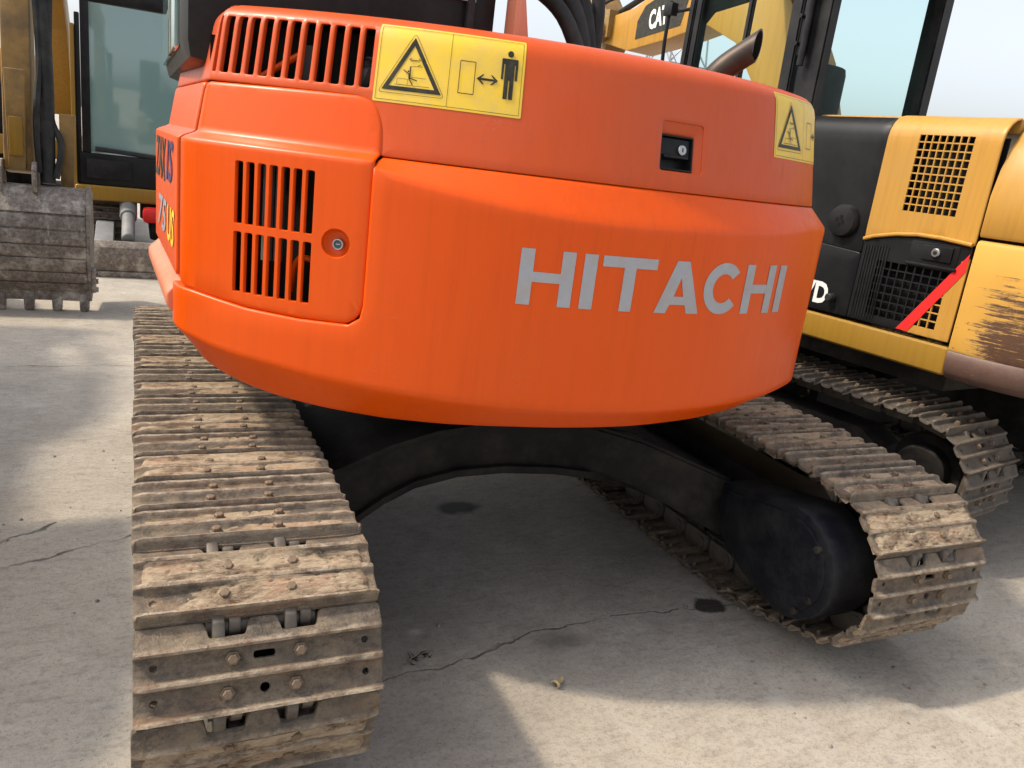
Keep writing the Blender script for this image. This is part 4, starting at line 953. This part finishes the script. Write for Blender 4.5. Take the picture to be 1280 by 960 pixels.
mb = MB(); mb.box(.2, .9, .8, 2.3, .735, 1.45, .06); mb.build('engine_cowl', 'yellow', bl)
mb = MB(); mb.box(-.82, -.45, .645, .662, .80, .97, .003); mb.cyl((-.7, .64, .87), (-.7, .66, .87), .05, 16); mb.build('step_plate', 'black', bl)
mb = MB(); mb.box(-.935, -.90, .64, .70, .62, 2.1, .01); mb.build('corner_post', 'sillyellow', bl)

# ------------------------------------------------------------------ neighbour on the left whose shadow crosses the yard
NM = Matrix.Translation((-4.52, 1.05, 0)) @ Matrix.Rotation(radians(2), 4, 'Z')
nb = tag(empty('yellow_excavator', NM), 'yellow excavator parked across the aisle from the left track of the orange one', 'excavator')
cat_body(nb)
for x in (.3, 1.85): track(nb, Matrix.Translation((x, -.2, 0)), .0, steel='darksteel')

# ------------------------------------------------------------------ pylon and litter
py = tag(empty('power_pylon', Matrix.Translation((42, 62, 0))), 'grey steel lattice power pylon far behind the yard', 'pylon')
mb = MB(); H = 38
def leg(k, z): r = 3.2*(1-z/H)**1.1+.5; a = pi/4+k*pi/2; return (r*cos(a), r*sin(a), z)
lv = [0, 6, 11, 15, 18.5, 21.5, 24, 26.5, 29, 31, 33, 35, 38]
for k in range(4): mb.tube([leg(k, z) for z in lv], .11, 4)
for a, b in zip(lv, lv[1:]):
    for k in range(4):
        mb.tube([leg(k, a), leg((k+1) % 4, b)], .07, 4); mb.tube([leg((k+1) % 4, a), leg(k, b)], .07, 4); mb.tube([leg(k, b), leg((k+1) % 4, b)], .06, 4)
mb.build('tower', 'galv', py, smooth=0)
for z, L in ((25, 8), (29.5, 6.5), (34, 5)):
    for sx in (-1, 1):
        mb = MB(); mb.tube([(0, 0, z+1.4), (sx*L, 0, z+.3)], .09, 4); mb.tube([(0, .6, z), (sx*L, 0, z+.2)], .09, 4); mb.tube([(0, -.6, z), (sx*L, 0, z+.2)], .09, 4)
        for q in range(1, 5): mb.tube([(sx*L*q/5, 0, z+1.4-1.1*q/5), (sx*L*(q+.5)/5, .3, z+.1)], .05, 4); mb.tube([(sx*L*q/5, 0, z+1.4-1.1*q/5), (sx*L*(q-.5)/5, -.3, z+.1)], .05, 4)
        mb.build('cross_arm', 'galv', py, smooth=0)
mb = MB()                                                        # curled dry leaf on the concrete
V = []; F = []
for i in range(7):
    for j in range(9):
        a = radians(-30+j*34); r = .012+.004*sin(i*1.3); V.append((-.018+i*.006, r*cos(a)*(.6+.4*sin(i*.5+.6)), .011+r*sin(a)*.75))
for i in range(6):
    for j in range(8): F.append((i*9+j, i*9+j+1, (i+1)*9+j+1, (i+1)*9+j))
mb.add(V, F); tag(mb.build('dry_leaf', 'straw', None, Matrix.Translation((-.085, .015, .002)) @ Matrix.Rotation(.5, 4, 'Z')), 'small curled dry leaf lying on concrete beside the crack', 'leaf')
mb = MB(); rnd = random.Random(3)
for k in range(26):
    x, y = rnd.gauss(0, .022), rnd.gauss(0, .012); a = rnd.uniform(0, 2*pi); l = rnd.uniform(.012, .03)
    mb.add([(x, y, .001), (x+.004*cos(a+1.5), y+.004*sin(a+1.5), .002), (x+l*cos(a), y+l*sin(a), .006+rnd.random()*.01)], [(0, 1, 2)])
tag(mb.build('leaf_scraps', 'frame', None, Matrix.Translation((-.44, .235, .002)), smooth=0), 'few dark leaf scraps flattened on the concrete', kind='stuff')

mb = MB(); rnd = random.Random(11)                              # crumbs of dried mud dropped from the tracks
def crumb(x, y, r):
    n = 5; b = [(x+r*rnd.uniform(.7, 1.2)*cos(2*pi*k/n), y+r*rnd.uniform(.7, 1.2)*sin(2*pi*k/n), .0005) for k in range(n)]
    mb.add(b+[(x+rnd.uniform(-.3, .3)*r, y+rnd.uniform(-.3, .3)*r, r*rnd.uniform(.5, 1.1))], [(k, (k+1) % n, n) for k in range(n)])
for k in range(520):
    side = rnd.choice((-1, 1, 1, -1, 0)); x = side*.949+rnd.gauss(0, .30) if side else rnd.uniform(-2.6, 2.6)
    crumb(x, rnd.uniform(-.8, 2.6), rnd.choice((.0025, .003, .003, .004, .006, .009)))
tag(mb.build('mud_crumbs', 'bucket', smooth=0), 'crumbs of dried mud scattered over the concrete', kind='stuff')
